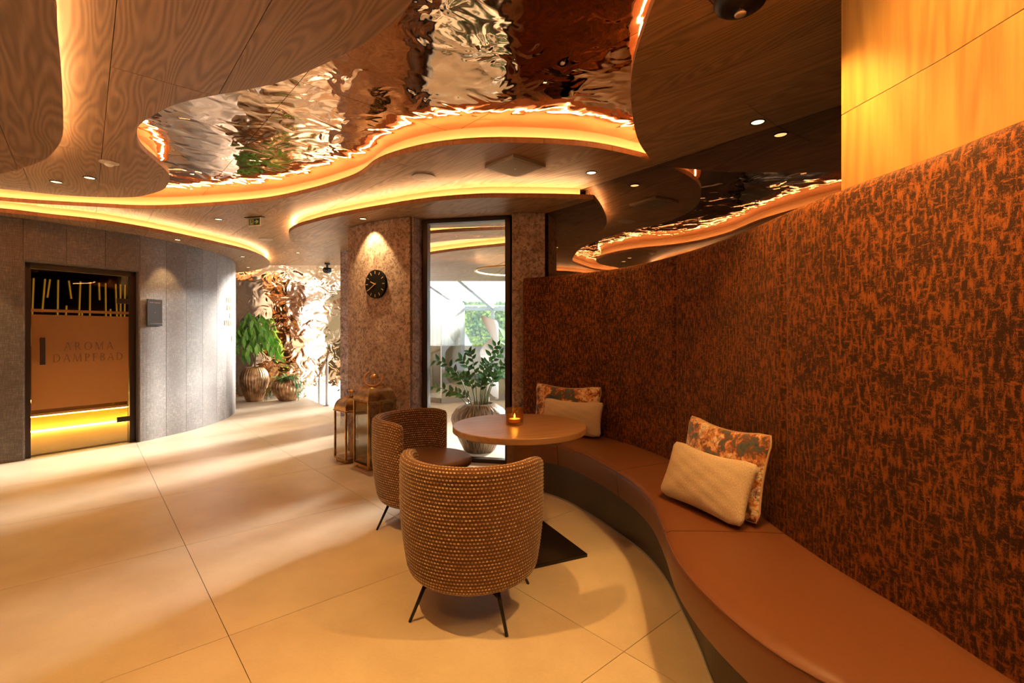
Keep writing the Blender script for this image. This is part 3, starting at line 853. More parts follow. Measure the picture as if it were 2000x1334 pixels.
# ------------------------------------------------------------------ mirror
mt = Vector((-MN.y, MN.x))              # along the mirror, away from the camera
m0 = MN*MD; ma = m0 + mt*(4.79*MN.x - .33*MN.y - 0)   # near the column
ta = Vector((.33,4.787)).dot(mt) + .05; tb = Vector((4.5,0)).dot(mt) - 1.2
cm = m0 + mt*((ta+tb)/2) + MN*.008
mir = MB().box((cm.x, cm.y, Z1/2), (ta-tb, .012, Z1-.001), math.atan2(mt.y, mt.x)).build('wall_mirror', M_mirror)
tag(mir, 'tall bronze-tinted mirror wall behind the bench, reflecting the ceiling', kind='structure')
cm2 = cm + MN*.03
MB().box((cm2.x, cm2.y, 1.39), (ta-tb, .04, 2.78), math.atan2(mt.y, mt.x)).build('mirror_backing', M_black, None)
bk = bpy.data.objects['mirror_backing']; bk.parent = mir

# ------------------------------------------------------------------ copper wall at the far end
cw = empty('wall_copper', kind='structure', label='rippled polished copper wall at the far end')
CWc = cr([(-7.1,9.85),(-6.2,9.95),(-5.4,10.12),(-4.7,10.42),(-4.05,10.9),(-3.5,11.55),(-3.0,12.4),(-2.6,13.3),(-2.35,14.1)], .04, smooth=1)
sS = s_at(CWc, (-4.85,10.36)); LC = arclen(CWc)
for a_, b_ in ((0, sS-1.2), (sS-1.2, sS), (sS, sS+1.2), (sS+1.2, sS+2.4), (sS+2.4, min(LC, sS+3.6)), (min(LC, sS+3.6), LC)):
    if b_ - a_ < .1: continue
    P = subcurve(CWc, a_+.002, b_-.002, 24)
    MB().sweep(P, [(0, -1.2), (0, 3.3), (.03, 3.3), (.03, -1.2)]).build('copper_panel', M_cop_wall, cw, angle=40)
MB().sweep(CWc, [(.032, -1.2), (.032, 3.3), (.10, 3.3), (.10, -1.2)]).build('panel_backing', M_black, cw)
wall('wall_stair', (-7.2,9.3), (-2.2,9.3), 2.66, 3.3, M_out, .1)
tag(MB().box((-4.7,10.3,3.34), (5.2,2.1,.05)).build('added_sky_blocker', M_out), 'added white slab over the stair that keeps sky off the copper wall', kind='structure')  # unseen slab added to cut the sky reflected in the copper wall
wall('wall_stair_side', (-2.25,8.0), (-2.25,11.0), 2.66, 3.3, M_out, .08)

# ------------------------------------------------------------------ the space behind the window, conservatory
wall('wall_right', (5.2,5.2), (5.2,14.0), 0, 2.8, M_out)
wall('wall_passage', (-2.12,10.9), (-1.98,11.4), 0, 2.75, M_out, .06)
lw_ = empty('wall_timber', kind='structure', label='pale grey timber boarded side wall of the conservatory')
a_ = Vector((-1.98,11.4)); b_ = Vector((-1.40,13.9)); d_ = b_-a_; ag = math.atan2(d_.y, d_.x)
for k in range(10):
    c_ = a_ + d_*((k+.5)/10)
    MB().box((c_.x, c_.y, 1.1), (d_.length/10-.004, .04, 2.2), ag).build('timber_board', W_pale, lw_, bevel=.002)
# ceilings behind
def backplate(name, pts, z):
    pl = plate(pts, clip=False); o = flat_obj(pl, z+.034, name, W_fascia, ceiling, .006)
    cells(pl, z, z+.033, .096, .455, .64, 2.44, .003, [W_ceil, W_fascia], 'ceiling_panel', o, sidemat=1)
backplate('rear_upper_soffit', [(-2.28,7.52),(-.98,5.37),(5.2,5.37),(5.2,8.2),(-2.28,8.2)], Z1)
gE = cr([(-2.2,8.5),(-1.7,7.7),(-1.25,7.27),(-.75,6.9),(0.0,6.5),(.8,6.2),(1.8,6.25),(2.8,6.7),(3.8,7.4),(5.1,8.0)], .08)
backplate('rear_low_soffit', [tuple(p) for p in gE] + [(5.15,10.9),(-2.2,10.9)], Z2)
cove(gE, Z2+TH, Z1, ceiling, into=1, clip=False)
hE = cr([(-1.3,5.95),(-.9,5.72),(-.4,5.58),(.3,5.5),(1.2,5.55),(2.4,5.7)], .08)
backplate('rear_strip_soffit', [tuple(p) for p in hE] + [(2.4,6.0),(1.0,5.95),(0.0,5.95),(-.6,6.08),(-1.2,6.35)], Z2)
cove(hE, Z2+TH, Z1, ceiling, into=1, clip=False)
# conservatory glazing
cons = empty('window_2', kind='structure', label='white conservatory glazing with sloping glass roof over the garden')
fa = Vector((-1.42,14.0)); fb = Vector((5.2,14.0))
mb = MB()
bd = Vector((.0,0)); 
xs_ = [-1.42,-.56,.62,1.8,2.98,4.16,5.2]
for x in xs_: MB().box((x, 14.0, 1.0), (.09,.10,2.0)).build('mullion', M_alu, cons)
MB().box((1.9, 14.0, 2.03), (6.7,.12,.09)).build('eave_beam', M_alu, cons)
MB().box((1.9, 14.0, .06), (6.7,.12,.12)).build('sill_rail', M_alu, cons)
for x in xs_:
    p_ = Vector((x-.70, 10.85, 2.62)); q_ = Vector((x, 14.0, 2.08)); v_ = q_-p_
    M_ = Matrix.Translation((p_+q_)/2) @ v_.to_track_quat('X','Z').to_matrix().to_4x4()
    MB().box((0,0,0), (v_.length,.10,.13), M=M_).build('roof_beam', M_alu, cons)
for x0, x1 in zip(xs_, xs_[1:]):
    MB().box(((x0+x1)/2, 14.0, 1.05), (x1-x0-.09,.008,1.88)).build('glass_pane', M_glass, cons)
    z0, z1 = 2.64, 2.10
    MB().add([(x0-.70,10.85,z0),(x1-.70,10.85,z0),(x1,14.0,z1),(x0,14.0,z1)], [(0,1,2,3)]).build('glass_pane', M_glass, cons)
wall('trim_1', (-2.1,10.92), (5.2,10.92), 2.5, 2.8, W_ceil, .05)
# tinted glass screen in front of it
scn = empty('glass_screen', (0,0,0), 0, 'clear glass screen with bronze tinted lower half in front of the conservatory', 'screen')
k0 = Vector((-1.34,9.13)); k1 = Vector((1.9,10.65)); k2 = Vector((-2.15,9.66))
for a_, b_ in ((k0,k1),(k0,k2)):
    d_ = b_-a_; ag = math.atan2(d_.y, d_.x); c_ = (a_+b_)/2
    MB().box((c_.x, c_.y, .585), (d_.length-.02,.008,.99), ag).build('tinted_pane', M_tint, scn)
    MB().box((c_.x, c_.y, 1.62), (d_.length-.02,.008,1.04), ag).build('clear_pane', M_glass, scn)
    MB().box((c_.x, c_.y, .045), (d_.length,.05,.09), ag).build('bottom_rail', newmat('bronze_rail', (.22,.17,.11), .4, .4), scn)
MB().box((k0.x, k0.y, .585), (.014,.014,.99)).build('corner_post', M_white, scn)
# garden: rendered wall with ivy, lawn
gw = wall('wall_garden', (-4,16.4), (9,16.4), -.3, 2.2, M_out, .2)
MB_ = MB().box((2.5, 17.5, -.2), (16, 7, .1)).build('ground_outside', newmat('garden_gravel', (.5,.46,.40), .9)); tag(MB_, kind='structure')
random.seed(11)
def ivy(n, x0, x1, y, zf, label):
    mb = MB()
    for k in range(n):
        x = random.uniform(x0, x1); z0, z1 = zf(x)
        if z1 <= z0: continue
        z = random.uniform(z0, z1); r = random.uniform(.045,.085)
        M_ = Matrix.Translation((x, y-random.uniform(0,.28), z)) @ Matrix.Rotation(random.uniform(-1,1),4,'X') @ Matrix.Rotation(random.uniform(-1,1),4,'Z') @ Matrix.Rotation(random.uniform(0,6),4,'Y')
        pts = [(0,0,-r),(r*.8,0,-r*.1),(r*.35,.01,r*.3),(0,0,r),(-r*.35,.01,r*.3),(-r*.8,0,-r*.1)]
        mb.add([M_ @ Vector(p) for p in pts], [(0,1,2,3,4,5)])
    o = mb.build('ivy', M_ivy, fixn=False); tag(o, label, 'ivy', kind='stuff'); return o
ivy(3600, -2.3, .25, 16.22, lambda x: (max(.9, 2.0-(x+2.3)*1.0+.15*math.sin(x*7)), 2.35), 'dense green ivy hanging from the top of the white garden wall')
ivy(5200, .1, 3.8, 15.85, lambda x: (-.15, 2.35), 'yellow green ivy covering the garden wall down to the ground')

# spiral sculpture lamp
sp = empty('spiral_sculpture', (-.40,8.45,0), 0, 'white curling spiral floor sculpture in front of the conservatory', 'sculpture')
mb = MB(); vs = []; n_ = 80
for i in range(n_+1):
    t_ = i/n_; a_ = .9 - t_*PI*3.1; z = .16 + 1.45*t_; w_ = .21*min(1, t_*5, (1-t_)*5)**.8 + .004
    for s_ in (-1, 1): vs.append((.165*math.cos(a_), .165*math.sin(a_), z + s_*w_))
mb.add(vs, [(2*i, 2*i+1, 2*i+3, 2*i+2) for i in range(n_)])
o = mb.build('spiral_band', M_out, sp, smooth=True); so = o.modifiers.new('s','SOLIDIFY'); so.thickness = .006
MB().lathe([(.10,0),(.10,.012),(.012,.016),(.010,.2),(0,.2)], 24).build('foot', M_white, sp)

# ring pendant
rp = empty('ring_pendant', (.02,7.87,2.33), 0, 'large thin glowing ring pendant lamp hanging beyond the interior window', 'lamp')
P = [(.62*math.cos(2*PI*k/64), .62*math.sin(2*PI*k/64), 0) for k in range(64)]
mb = MB().tube(P, .016, 8, closed=True); mb.build('ring', M_gold, rp, smooth=True)
P2 = [(.60*math.cos(2*PI*k/64), .60*math.sin(2*PI*k/64), .004) for k in range(64)]
MB().tube(P2, .009, 6, closed=True).build('light_band', M_ring, rp)
for a_ in (0, 2.1, 4.2): MB().tube([(.62*math.cos(a_), .62*math.sin(a_), 0), (.1*math.cos(a_), .1*math.sin(a_), .17)], .003, 5).build('suspension_wire', M_black, rp)
MB().lathe([(.12,.165),(.12,.17),(0,.17)], 24).build('canopy', M_white, rp)

# banana plant outside the screen
def leafmesh(name, L, W, mat, fold=.15, droop=.2, n=5):
    mb = MB(); vs = []; uv_ = []
    for i in range(n+1):
        t_ = i/n; w_ = W*.5*math.sin(PI*min(1, t_**.8*.97+.03)); z = -droop*L*t_*t_
        for s_ in (-1, 0, 1): vs.append((s_*w_, t_*L, z + abs(s_)*fold*w_)); uv_.append((s_, t_))
    mb.add(vs, [(3*i+k, 3*i+k+1, 3*i+k+4, 3*i+k+3) for i in range(n) for k in (0,1)], uv_)
    me = mb.mesh(name, mat, True); return me
bp = empty('banana_plant', (-.02,11.6,0), 0, 'banana plant with broad ragged leaves inside the bright conservatory', 'plant')
bl = leafmesh('leaf', 1.0, .26, M_leaff, .2, .35, 9)
MB().tube([(0,0,0),(.02,0,.6),(0,0,1.0)], .05, 10, r2=.03).build('stem', M_stem, bp)
for k, (az, el, sc_, z) in enumerate(((2.2,1.1,.75,.95),(2.9,.8,.7,.9),(.4,1.2,.8,.95),(-.5,.8,.7,.85),(-1.5,1.0,.7,.9),(1.4,1.35,.9,.9))):
    o = bpy.data.objects.new('leaf', bl); col.objects.link(o); o.parent = bp
    o.location = (0,0,z); o.rotation_euler = (el, 0, az-PI/2); o.rotation_mode = 'XYZ'; o.scale = (sc_,)*3
MB().lathe([(.14,0),(.18,.3),(.19,.32),(.16,.32),(.0,.30)], 28).build('pot', M_white, bp)

# ------------------------------------------------------------------ banquette
K = cr([(.10,4.63),(.46,4.37),(.79,4.02),(1.0,3.60),(1.095,3.28),(1.145,3.0),(1.175,2.7),(1.188,2.4),(1.188,2.1),(1.20,1.8),(1.228,1.6),(1.25,1.4),(1.255,1.2),(1.30,1.0),(1.45,.75),(1.72,.5),(2.15,.28)], .03, smooth=1)
Fc = cr([(.02,4.05),(.18,3.88),(.352,3.758),(.475,3.561),(.577,3.30),(.6547,3.029),(.70,2.82),(.718,2.577),(.703,2.374),(.672,2.15),(.636,1.95),(.626,1.78),(.638,1.60),(.668,1.442),(.706,1.316),(.755,1.225),(.86,1.10),(1.02,.92),(1.28,.66),(1.62,.38)], .03, smooth=1)
Pc = cr([(.08,4.12),(.24,3.98),(.404,3.81),(.54,3.55),(.658,3.271),(.7866,2.889),(.822,2.566),(.803,2.269),(.7804,1.991),(.753,1.813),(.765,1.62),(.80,1.46),(.87,1.30),(.98,1.14),(1.14,.98),(1.4,.74),(1.74,.46)], .03, smooth=1)
bench = empty('banquette_bench', (0,0,0), 0, 'long curved brown leather bench with tall rust velvet back', 'bench')
ST, SB = .45, .285
kb = [0, s_at(K, (.70,4.13)), s_at(K, (1.10,3.25)), s_at(K, (1.185,2.08)), arclen(K)]
kf = [0, s_at(Fc, (.352,3.758)), s_at(Fc, (.6547,3.029)), s_at(Fc, (.661,2.11)), arclen(Fc)]
for i in range(4):
    n_ = 30
    b_ = subcurve(K, kb[i]+.003, kb[i+1]-.003, n_); f_ = subcurve(Fc, kf[i]+.003, kf[i+1]-.003, n_)
    prof = [(0.0, SB, 0), (0.0, ST-.012, 0)] + [(.03+.92*j/10, ST+.004*math.sin(PI*j/10), 0) for j in range(11)]
    prof += [(1, ST-.004, -.020), (1, ST-.008, -.008), (1, ST-.018, -.001), (1, ST-.03, 0), (1, SB+.03, -.012), (1, SB, -.02)]
    vs = []; uv_ = []
    for a_, c_ in zip(b_, f_):
        d_ = (c_-a_).normalized(); L = (c_-a_).length
        for t_, z, o_ in prof:
            q = a_ + d_*(min(t_*L, L) + o_); vs.append((q.x, q.y, z)); uv_.append((q.x, q.y))
    k_ = len(prof)
    fs = [(a*k_+j, a*k_+(j+1) % k_, (a+1)*k_+(j+1) % k_, (a+1)*k_+j) for a in range(n_) for j in range(k_)]
    fs += [tuple(range(k_)), tuple(n_*k_+j for j in range(k_))[::-1]]
    sm = MB().add(vs, fs, uv_).build('seat_module', M_leather, bench, angle=40)
    pts = [(c_.x - (c_-a_).normalized().x*.004, c_.y - (c_-a_).normalized().y*.004, ST-.006) for a_, c_ in zip(b_, f_)]
    MB().tube(pts, .0028, 6).build('piping', M_leather, sm, smooth=True)
MB().sweep(Pc, [(0,.0),(0,SB),(.25,SB),(.25,0)]).build('plinth', M_plinth, bench)
MB().sweep(offset(Pc,-.003), [(0,.0),(0,.012),(.002,.012),(.002,0)]).build('plinth_light_edge', M_alu, bench)  # thin pale strip stands in for the bright line of light along the plinth
seam = [0, s_at(K, (.785,4.02)), s_at(K, (1.10,3.26)), s_at(K, (1.185,2.11)), s_at(K, (1.26,1.12)), arclen(K)]
BT = 1.845
for a_, b_ in zip(seam, seam[1:]):
    P = subcurve(K, a_+.001, b_-.001, max(8, int((b_-a_)/.025)))
    prof = [(0,.30),(0,.6),(0,1.0),(0,1.4),(0,1.7),(0,1.79),(.004,1.82),(.014,1.838),(.03,BT),(.06,BT),(.08,1.84),(.09,1.82),(.09,.30)]
    L = b_-a_
    def off(t_, j, L=L):
        d_ = min(t_, 1-t_)*L
        return (.010*math.exp(-d_/.008)) * (1 if j < 8 else 0)
    MB().sweep(P, prof, off=off, u0=a_).build('back_panel', M_velvet, bench, angle=50)

# wood panelling on top of the back
wp = empty('wall_panelling', kind='structure', label='honey oak panelling rising above the bench back')
sW = s_at(K, (1.20,1.80)) + .02
Kb = offset(K, .035)
def wpanel(s0, s1, z0, z1):
    P = subcurve(Kb, s0+.001, s1-.001, max(4, int((s1-s0)/.03)))
    MB().sweep(P, [(0, z0), (0, z1), (.03, z1), (.03, z0)], u0=s0).build('oak_plank', W_wall, wp, bevel=.0008)
SE = arclen(Kb)-.02
s = sW; wlist = [.34,.38,.36,.40,.36,.36]
k = 0
while s < SE-.1:
    e = min(SE, s + 20)
    wpanel(s, e, BT+.002, 2.128); wpanel(s, e, 2.130, Z1-.002)
    s = e
P = subcurve(offset(K, .09), sW, SE, 60)
MB().sweep(P, [(0, 0), (0, Z1), (.05, Z1), (.05, 0)]).build('panelling_backing', M_plinth, wp)

# ------------------------------------------------------------------ cushions
def cushion(name, BL, BR, h, t_, lean, mat, label, piping=False, seed=0, skew=0, sag=.05):
    BL = Vector(BL); BR = Vector(BR); w = (BR-BL).length; X = (BR-BL).normalized()
    B = Vector((-X.y, X.x, 0)); B.normalize()
    if B.x < 0: B = -B
    Uv = (Vector((0,0,1))*math.cos(lean) + B*math.sin(lean)).normalized()
    Nn = X.cross(Uv).normalized()
    rnd_ = random.Random(seed); ph = [rnd_.uniform(0, 6) for _ in range(6)]
    n_ = 28; mb = MB(); vs = []; uv_ = []
    for side in (1, -1):
        for i in range(n_+1):
            for j in range(n_+1):
                u = -1+2*i/n_; v = -1+2*j/n_
                u = math.sin(u*PI/2); v = math.sin(v*PI/2)
                cq = .022*max(0, abs(u)+abs(v)-1.72)/.28
                px_ = u*(w/2*(1-.085*(1-v*v))-cq); py_ = v*(h/2*(1-.10*(1-u*u))-cq*.8) - (sag*h*(1-u*u)*max(0, v))
                th = max(0, t_/2*((1-abs(u)**2.2)**.40)*((1-abs(v)**2.2)**.40))
                wr = .004*math.sin(u*9+v*5+ph[0])*math.sin(v*11+ph[1]) + .006*math.sin((u+v)*6+ph[2])*(abs(u*v))
                th = th + wr*(1-u**4)*(1-v**4)
                r_ = Matrix.Rotation(skew, 2) @ Vector((px_, py_))
                vs.append((r_.x, side*th, r_.y)); uv_.append((px_+side*.7, py_))
    m_ = (n_+1)**2
    fs = []
    for s_ in (0, 1):
        for i in range(n_):
            for j in range(n_):
                a = s_*m_+i*(n_+1)+j; q = (a, a+n_+1, a+n_+2, a+1); fs.append(q if s_ else q[::-1])
    mb.add(vs, fs, uv_)
    me = mb.mesh(name, mat, True)
    bm = bmesh.new(); bm.from_mesh(me); bmesh.ops.remove_doubles(bm, verts=bm.verts, dist=1e-4); bmesh.ops.recalc_face_normals(bm, faces=bm.faces); bm.to_mesh(me); bm.free()
    o = bpy.data.objects.new(name, me); col.objects.link(o)
    c = (BL+BR)/2 + Uv*(h/2)
    o.matrix_world = Matrix.Translation(c) @ Matrix((X, B*math.cos(lean)-Vector((0,0,1))*math.sin(lean), Uv)).transposed().to_4x4()
    tag(o, label, 'cushion', 'cushions on the leather bench')
    if piping:
        pp = MB(); pts = []
        for k_ in range(4*20):
            e, f_ = divmod(k_, 20); q = -1+2*f_/20
            u, v = ((q,-1),(1,q),(-q,1),(-1,-q))[e]
            cq = .022*max(0, abs(u)+abs(v)-1.72)/.28
            x = u*(w/2*(1-.085*(1-v*v))-cq); z = v*(h/2*(1-.10*(1-u*u))-cq*.8) - (sag*h*(1-u*u)*max(0, v))
            pts.append((x, 0, z))
        pp.tube(pts, .005, 6, closed=True)
        q = pp.build('piping', M_pipe, o, smooth=True)
    return o
cushion('linen_cushion', (.775,2.565,ST+.012), (.985,2.065,ST+.012), .31, .115, R(22), M_beige, 'smaller beige linen cushion leaning in front of the nearer floral one', seed=1)
cushion('floral_cushion', (.905,2.655,ST+.012), (1.075,2.10,ST+.012), .42, .10, R(12), M_floral, 'orange and teal floral velvet cushion nearer the camera on the bench', True, seed=2)
cushion('linen_cushion', (.24,4.19,ST+.012), (.72,3.89,ST+.012), .31, .115, R(16), M_beige, 'beige linen cushion at the far end of the bench behind the table', seed=3)
cushion('floral_cushion', (.185,4.33,ST+.012), (.725,3.975,ST+.012), .42, .10, R(8), M_floral, 'pale floral velvet cushion at the far end of the bench behind the beige one', True, seed=4)

# ------------------------------------------------------------------ table
tb_ = empty('round_table', (.046,2.985,0), 0, 'round oak pedestal table with black square base plate', 'table')
o = MB().lathe([(0,.713),(.405,.713),(.410,.717),(.410,.746),(.406,.75),(0,.75)], 96).build('table_top', W_table, tb_, angle=40)
rt = R(24.4)
MB().box((0,0,.37), (.12,.12,.686), rt).build('pedestal', W_table, tb_, bevel=.003)
MB().box((0,0,.010), (.60,.60,.02), rt).build('base_plate', M_blackgl, tb_, bevel=.002)
MB().box((0,0,.025), (.13,.13,.012), rt).build('pedestal_foot', M_black, tb_)
cg = empty('candle_glass', (.016,2.985,.7505), 0, 'amber ribbed candle glass with burning tealight on the round table', 'candle')
rb = lambda t_, i_: 1 + .012*math.sin(t_*36)
MB().lathe([(.0,.0),(.050,.0),(.053,.004),(.0535,.10),(.0505,.102),(.0500,.1),(.0485,.014),(0,.012)], 144, rad=rb).build('glass_jar', M_amber, cg, smooth=True)
cd = MB().lathe([(0,.014),(.034,.014),(.036,.034),(.033,.036),(0,.033)], 32).build('tealight', M_wax, cg, smooth=False)
MB().lathe([(0,.036),(.004,.041),(.0055,.048),(.003,.060),(0,.070)], 12).build('flame', M_flame, cg, smooth=True)
lt = bpy.data.objects.new('candle_light', bpy.data.lights.new('candle_light', 'POINT')); col.objects.link(lt); lt.parent = cg
lt.location = (0,0,.055); lt.data.energy = .5; lt.data.color = (1,.5,.15); lt.data.shadow_soft_size = .01

# ------------------------------------------------------------------ armchairs
def armchair():
    c = empty('armchair', (0,0,0), 0)
    Ro, T_ = .35, .062; ZT, ZB = .745, .172
    # centre-line cross section loop: outer bottom -> outer top -> inner bottom
    prof = []
    rbm = .05
    for k_ in range(7): a = -PI/2 + PI/2*k_/6; prof.append((Ro-.012-rbm+rbm*math.cos(a)-.002, ZB+rbm+rbm*math.sin(a)))
    nrow = 100
    for k_ in range(1, nrow): t_ = k_/nrow; prof.append((Ro-.012+.012*min(1,t_*1.6), ZB+rbm+(ZT-T_/2-ZB-rbm)*t_))
    for k_ in range(13): a = PI*k_/12; prof.append((Ro-T_/2+T_/2*math.cos(a), ZT-T_/2+T_/2*math.sin(a)))
    for k_ in range(1, nrow): t_ = k_/nrow; prof.append((Ro-T_, ZT-T_/2-(ZT-T_/2-ZB-.01)*t_))
    V = [0]
    for a, b in zip(prof, prof[1:]): V.append(V[-1]+math.hypot(b[0]-a[0], b[1]-a[1]))
    stations = []
    half = R(88); nseg = 200
    ec = 8
    for k_ in range(ec): stations.append((-half, 1-k_/ec))
    for k_ in range(nseg+1): stations.append((-half+2*half*k_/nseg, 0))
    for k_ in range(1, ec+1): stations.append((half, k_/ec))
    vs = []; uv_ = []; m_ = len(prof)
    for (th, e) in stations:
        sg = -1 if th < 0 else 1
        a = -PI/2*0 + th
        sc_ = math.sqrt(max(0, 1-e*e*.985)); adv = T_/2*math.sin(e*PI/2)*.98
        if e: sc_ = math.cos(e*PI/2*.96)
        end = max(0, (abs(th)-(half-R(16)))/R(16))
        drop = .014*end*end + .035*(1-sc_)
        Lu = th*Ro + sg*adv
        for j, (r_, z) in enumerate(prof):
            rr = Ro-T_/2 + (r_-(Ro-T_/2))*sc_ - .030*max(0, 1-(z-ZB)/.30)**1.6
            # ridges of the weave
            rd = .0022*math.sin(2*PI*(V[j]/PV - .25))*(sc_ if e else 1)
            if 7 <= j: rr += rd*(1 if j < nrow+12 else -1)
            zz = z - drop*((z-ZB)/(ZT-ZB))
            zz = ZB+.0+(zz-ZB)
            bx, by = math.sin(a)*rr, -math.cos(a)*rr           # back is at -Y, chair faces +Y
            tx, ty = math.cos(a)*sg*adv, math.sin(a)*sg*adv
            vs.append((bx+tx, by+ty, zz)); uv_.append((Lu, V[j]))
    ns_ = len(stations)
    fs = [(a*m_+j, (a+1)*m_+j, (a+1)*m_+(j+1) % m_, a*m_+(j+1) % m_) for a in range(ns_-1) for j in range(m_)]
    fs += [tuple(range(m_)), tuple((ns_-1)*m_+j for j in range(m_))[::-1]]
    MB().add(vs, fs, uv_).build('shell', M_weave, c, smooth=True)
    MB().lathe([(0,.180),(.225,.180),(.255,.20),(.280,.36),(.284,.40),(0,.40)], 64).build('seat_base', M_leather2, c, angle=40)
    MB().lathe([(0,.40),(.284,.401),(.300,.415),(.302,.435),(.290,.452),(.24,.461),(0,.466)], 72, c=(0,.035,0)).build('seat_cushion', M_leather2, c, smooth=True)
    mb = MB()
    for sx in (-1, 1): mb.box((sx*.15, 0, .174), (.03, .36, .012))
    for sy in (-1, 1): mb.box((0, sy*.15, .174), (.33, .03, .012))
    mb.build('underframe', M_black, c)
    for sx in (-1, 1):
        for sy in (-1, 1):
            mb2 = MB().tube([(sx*.165, sy*.165, .18), (sx*.228, sy*.228, .0)], .0095, 10, r2=.007)
            g = mb2.build('leg', M_black, c, smooth=True)
            MB().add([(sx*.165,sy*.165,.18),(sx*.10,sy*.165,.18),(sx*.184,sy*.184,.125),(sx*.165,sy*.165+.004,.18),(sx*.10,sy*.165+.004,.18),(sx*.184,sy*.184+.004,.125)],
                     [(0,1,2),(5,4,3),(0,3,4,1),(1,4,5,2),(2,5,3,0)]).build('leg_bracket', M_black, g)
    return c
ch = armchair()
ch.location = (-.190,2.365,0); ch.rotation_euler = (0,0,R(76.5-90))
tag(ch, 'brown chunky weave tub armchair nearest the camera, seen from behind', 'chair', 'woven tub armchairs at the round table')
c2 = copy_tree(ch); c2.location = (-.615,3.375,0); c2.rotation_euler = (0,0,R(-18-90))
tag(c2, 'brown chunky weave tub armchair turned sideways beside the brass lanterns', 'chair', 'woven tub armchairs at the round table')

# ------------------------------------------------------------------ lanterns
def lantern(x, y, s_, h, zdome, ztop, label, rz=R(45), ring=True, candle=None):
    L = empty('brass_lantern', (x, y, 0), rz, label, 'lantern', 'brass lanterns by the stone column')
    k_ = s_/2
    MB().box((0,0,.014), (s_*.86,s_*.86,.028)).box((0,0,.036), (s_,s_,.016)).build('base', M_brass, L, bevel=.002)
    for sx in (-1,1):
        for sy in (-1,1):
            MB().box((sx*(k_-.009), sy*(k_-.009), (h+.044)/2), (.018,.018,h-.044)).build('corner_post', M_brass, L)
    for q in range(4):
        M_ = Matrix.Rotation(q*PI/2, 4, 'Z')
        MB().box(None, (s_-.036,.003,h-.09), M=M_ @ Matrix.Translation((0,-(k_-.008),h/2+.02))).build('glass_pane', M_lglass, L)
    # curved pagoda roof, square plan
    n_ = 10; mb = MB(); vs = []
    R_ = [(k_*1.04, h), (k_*1.06, h+.004), (k_*1.04, h+.012)]
    for i in range(n_+1):
        t_ = i/n_; a = t_*PI/2
        R_.append((k_*(1.0-.70*(t_**1.7)) , h+.015+(zdome-h-.015)*math.sin(a)**.85))
    for r_, z in R_:
        for sx, sy in ((-1,-1),(1,-1),(1,1),(-1,1)): vs.append((sx*r_, sy*r_, z))
    m_ = len(R_)
    mb.add(vs, [(i*4+a, i*4+(a+1) % 4, (i+1)*4+(a+1) % 4, (i+1)*4+a) for i in range(m_-1) for a in range(4)] + [(0,3,2,1), tuple((m_-1)*4+a for a in range(4))])
    mb.build('roof', M_brass, L, angle=35)
    w_ = k_*.30
    MB().box((0,0,zdome+.004), (w_*2.1,w_*2.1,.010)).build('collar', M_brass, L)
    ch_ = empty('chimney', parent=L); hh_ = ztop-zdome
    for a in range(8):
        t_ = 2*PI*a/8; MB().tube([(w_*.7*math.cos(t_), w_*.7*math.sin(t_), zdome+.008), (w_*.7*math.cos(t_), w_*.7*math.sin(t_), zdome+hh_*.65)], .0025, 5).build('bar', M_brass, ch_)
    MB().lathe([(0,zdome+hh_*.6),(w_*.95,zdome+hh_*.62),(w_*1.0,zdome+hh_*.7),(w_*.6,zdome+hh_*.92),(0,ztop)], 24).build('cap', M_brass, ch_, smooth=True)
    if ring:
        P = [(.088*math.cos(R(a)), 0, .088*math.sin(R(a))) for a in range(128, 413, 8)]
        o_ = MB().tube(P, .0105, 10).build('carry_ring', M_leathrope, L, smooth=True)
        o_.location = (-.03, -.03, ztop-.045); o_.rotation_euler = (R(-38), R(8), R(-45)-rz+R(45))
    else:
        MB().tube([(-.04,0,zdome+hh_*.55),(-.05,0,zdome+hh_*1.05),(-.02,0,zdome+hh_*1.0)], .004, 6).build('carry_ring', M_black, L)
    if candle:
        MB().lathe([(0,.045),(candle,.045),(candle,.045+candle*3.6),(candle*.8,.05+candle*3.6),(0,.045+candle*3.5)], 28, c=(.02,-.02,0)).build('pillar_candle', M_wax, L, angle=40)
    return L
lantern(-1.365,4.80,.30,.655,.80,.915, 'larger brass lantern with leather ring in front of the stone column')
lantern(-1.67,5.03,.26,.515,.655,.735, 'smaller brass lantern holding a pillar candle, left of the larger one', ring=False, candle=.045)

# ------------------------------------------------------------------ plants
def place_leaf(me, parent, loc, d, up, sc_):
    d = Vector(d).normalized(); up = Vector(up); x = d.cross(up)
    if x.length < 1e-3: x = Vector((1,0,0))
    x.normalize(); z = x.cross(d).normalized()
    o = bpy.data.objects.new('leaf', me); col.objects.link(o); o.parent = parent
    o.matrix_basis = Matrix.Translation(loc) @ Matrix((x, d, z)).transposed().to_4x4() @ Matrix.Scale(sc_, 4)
    return o
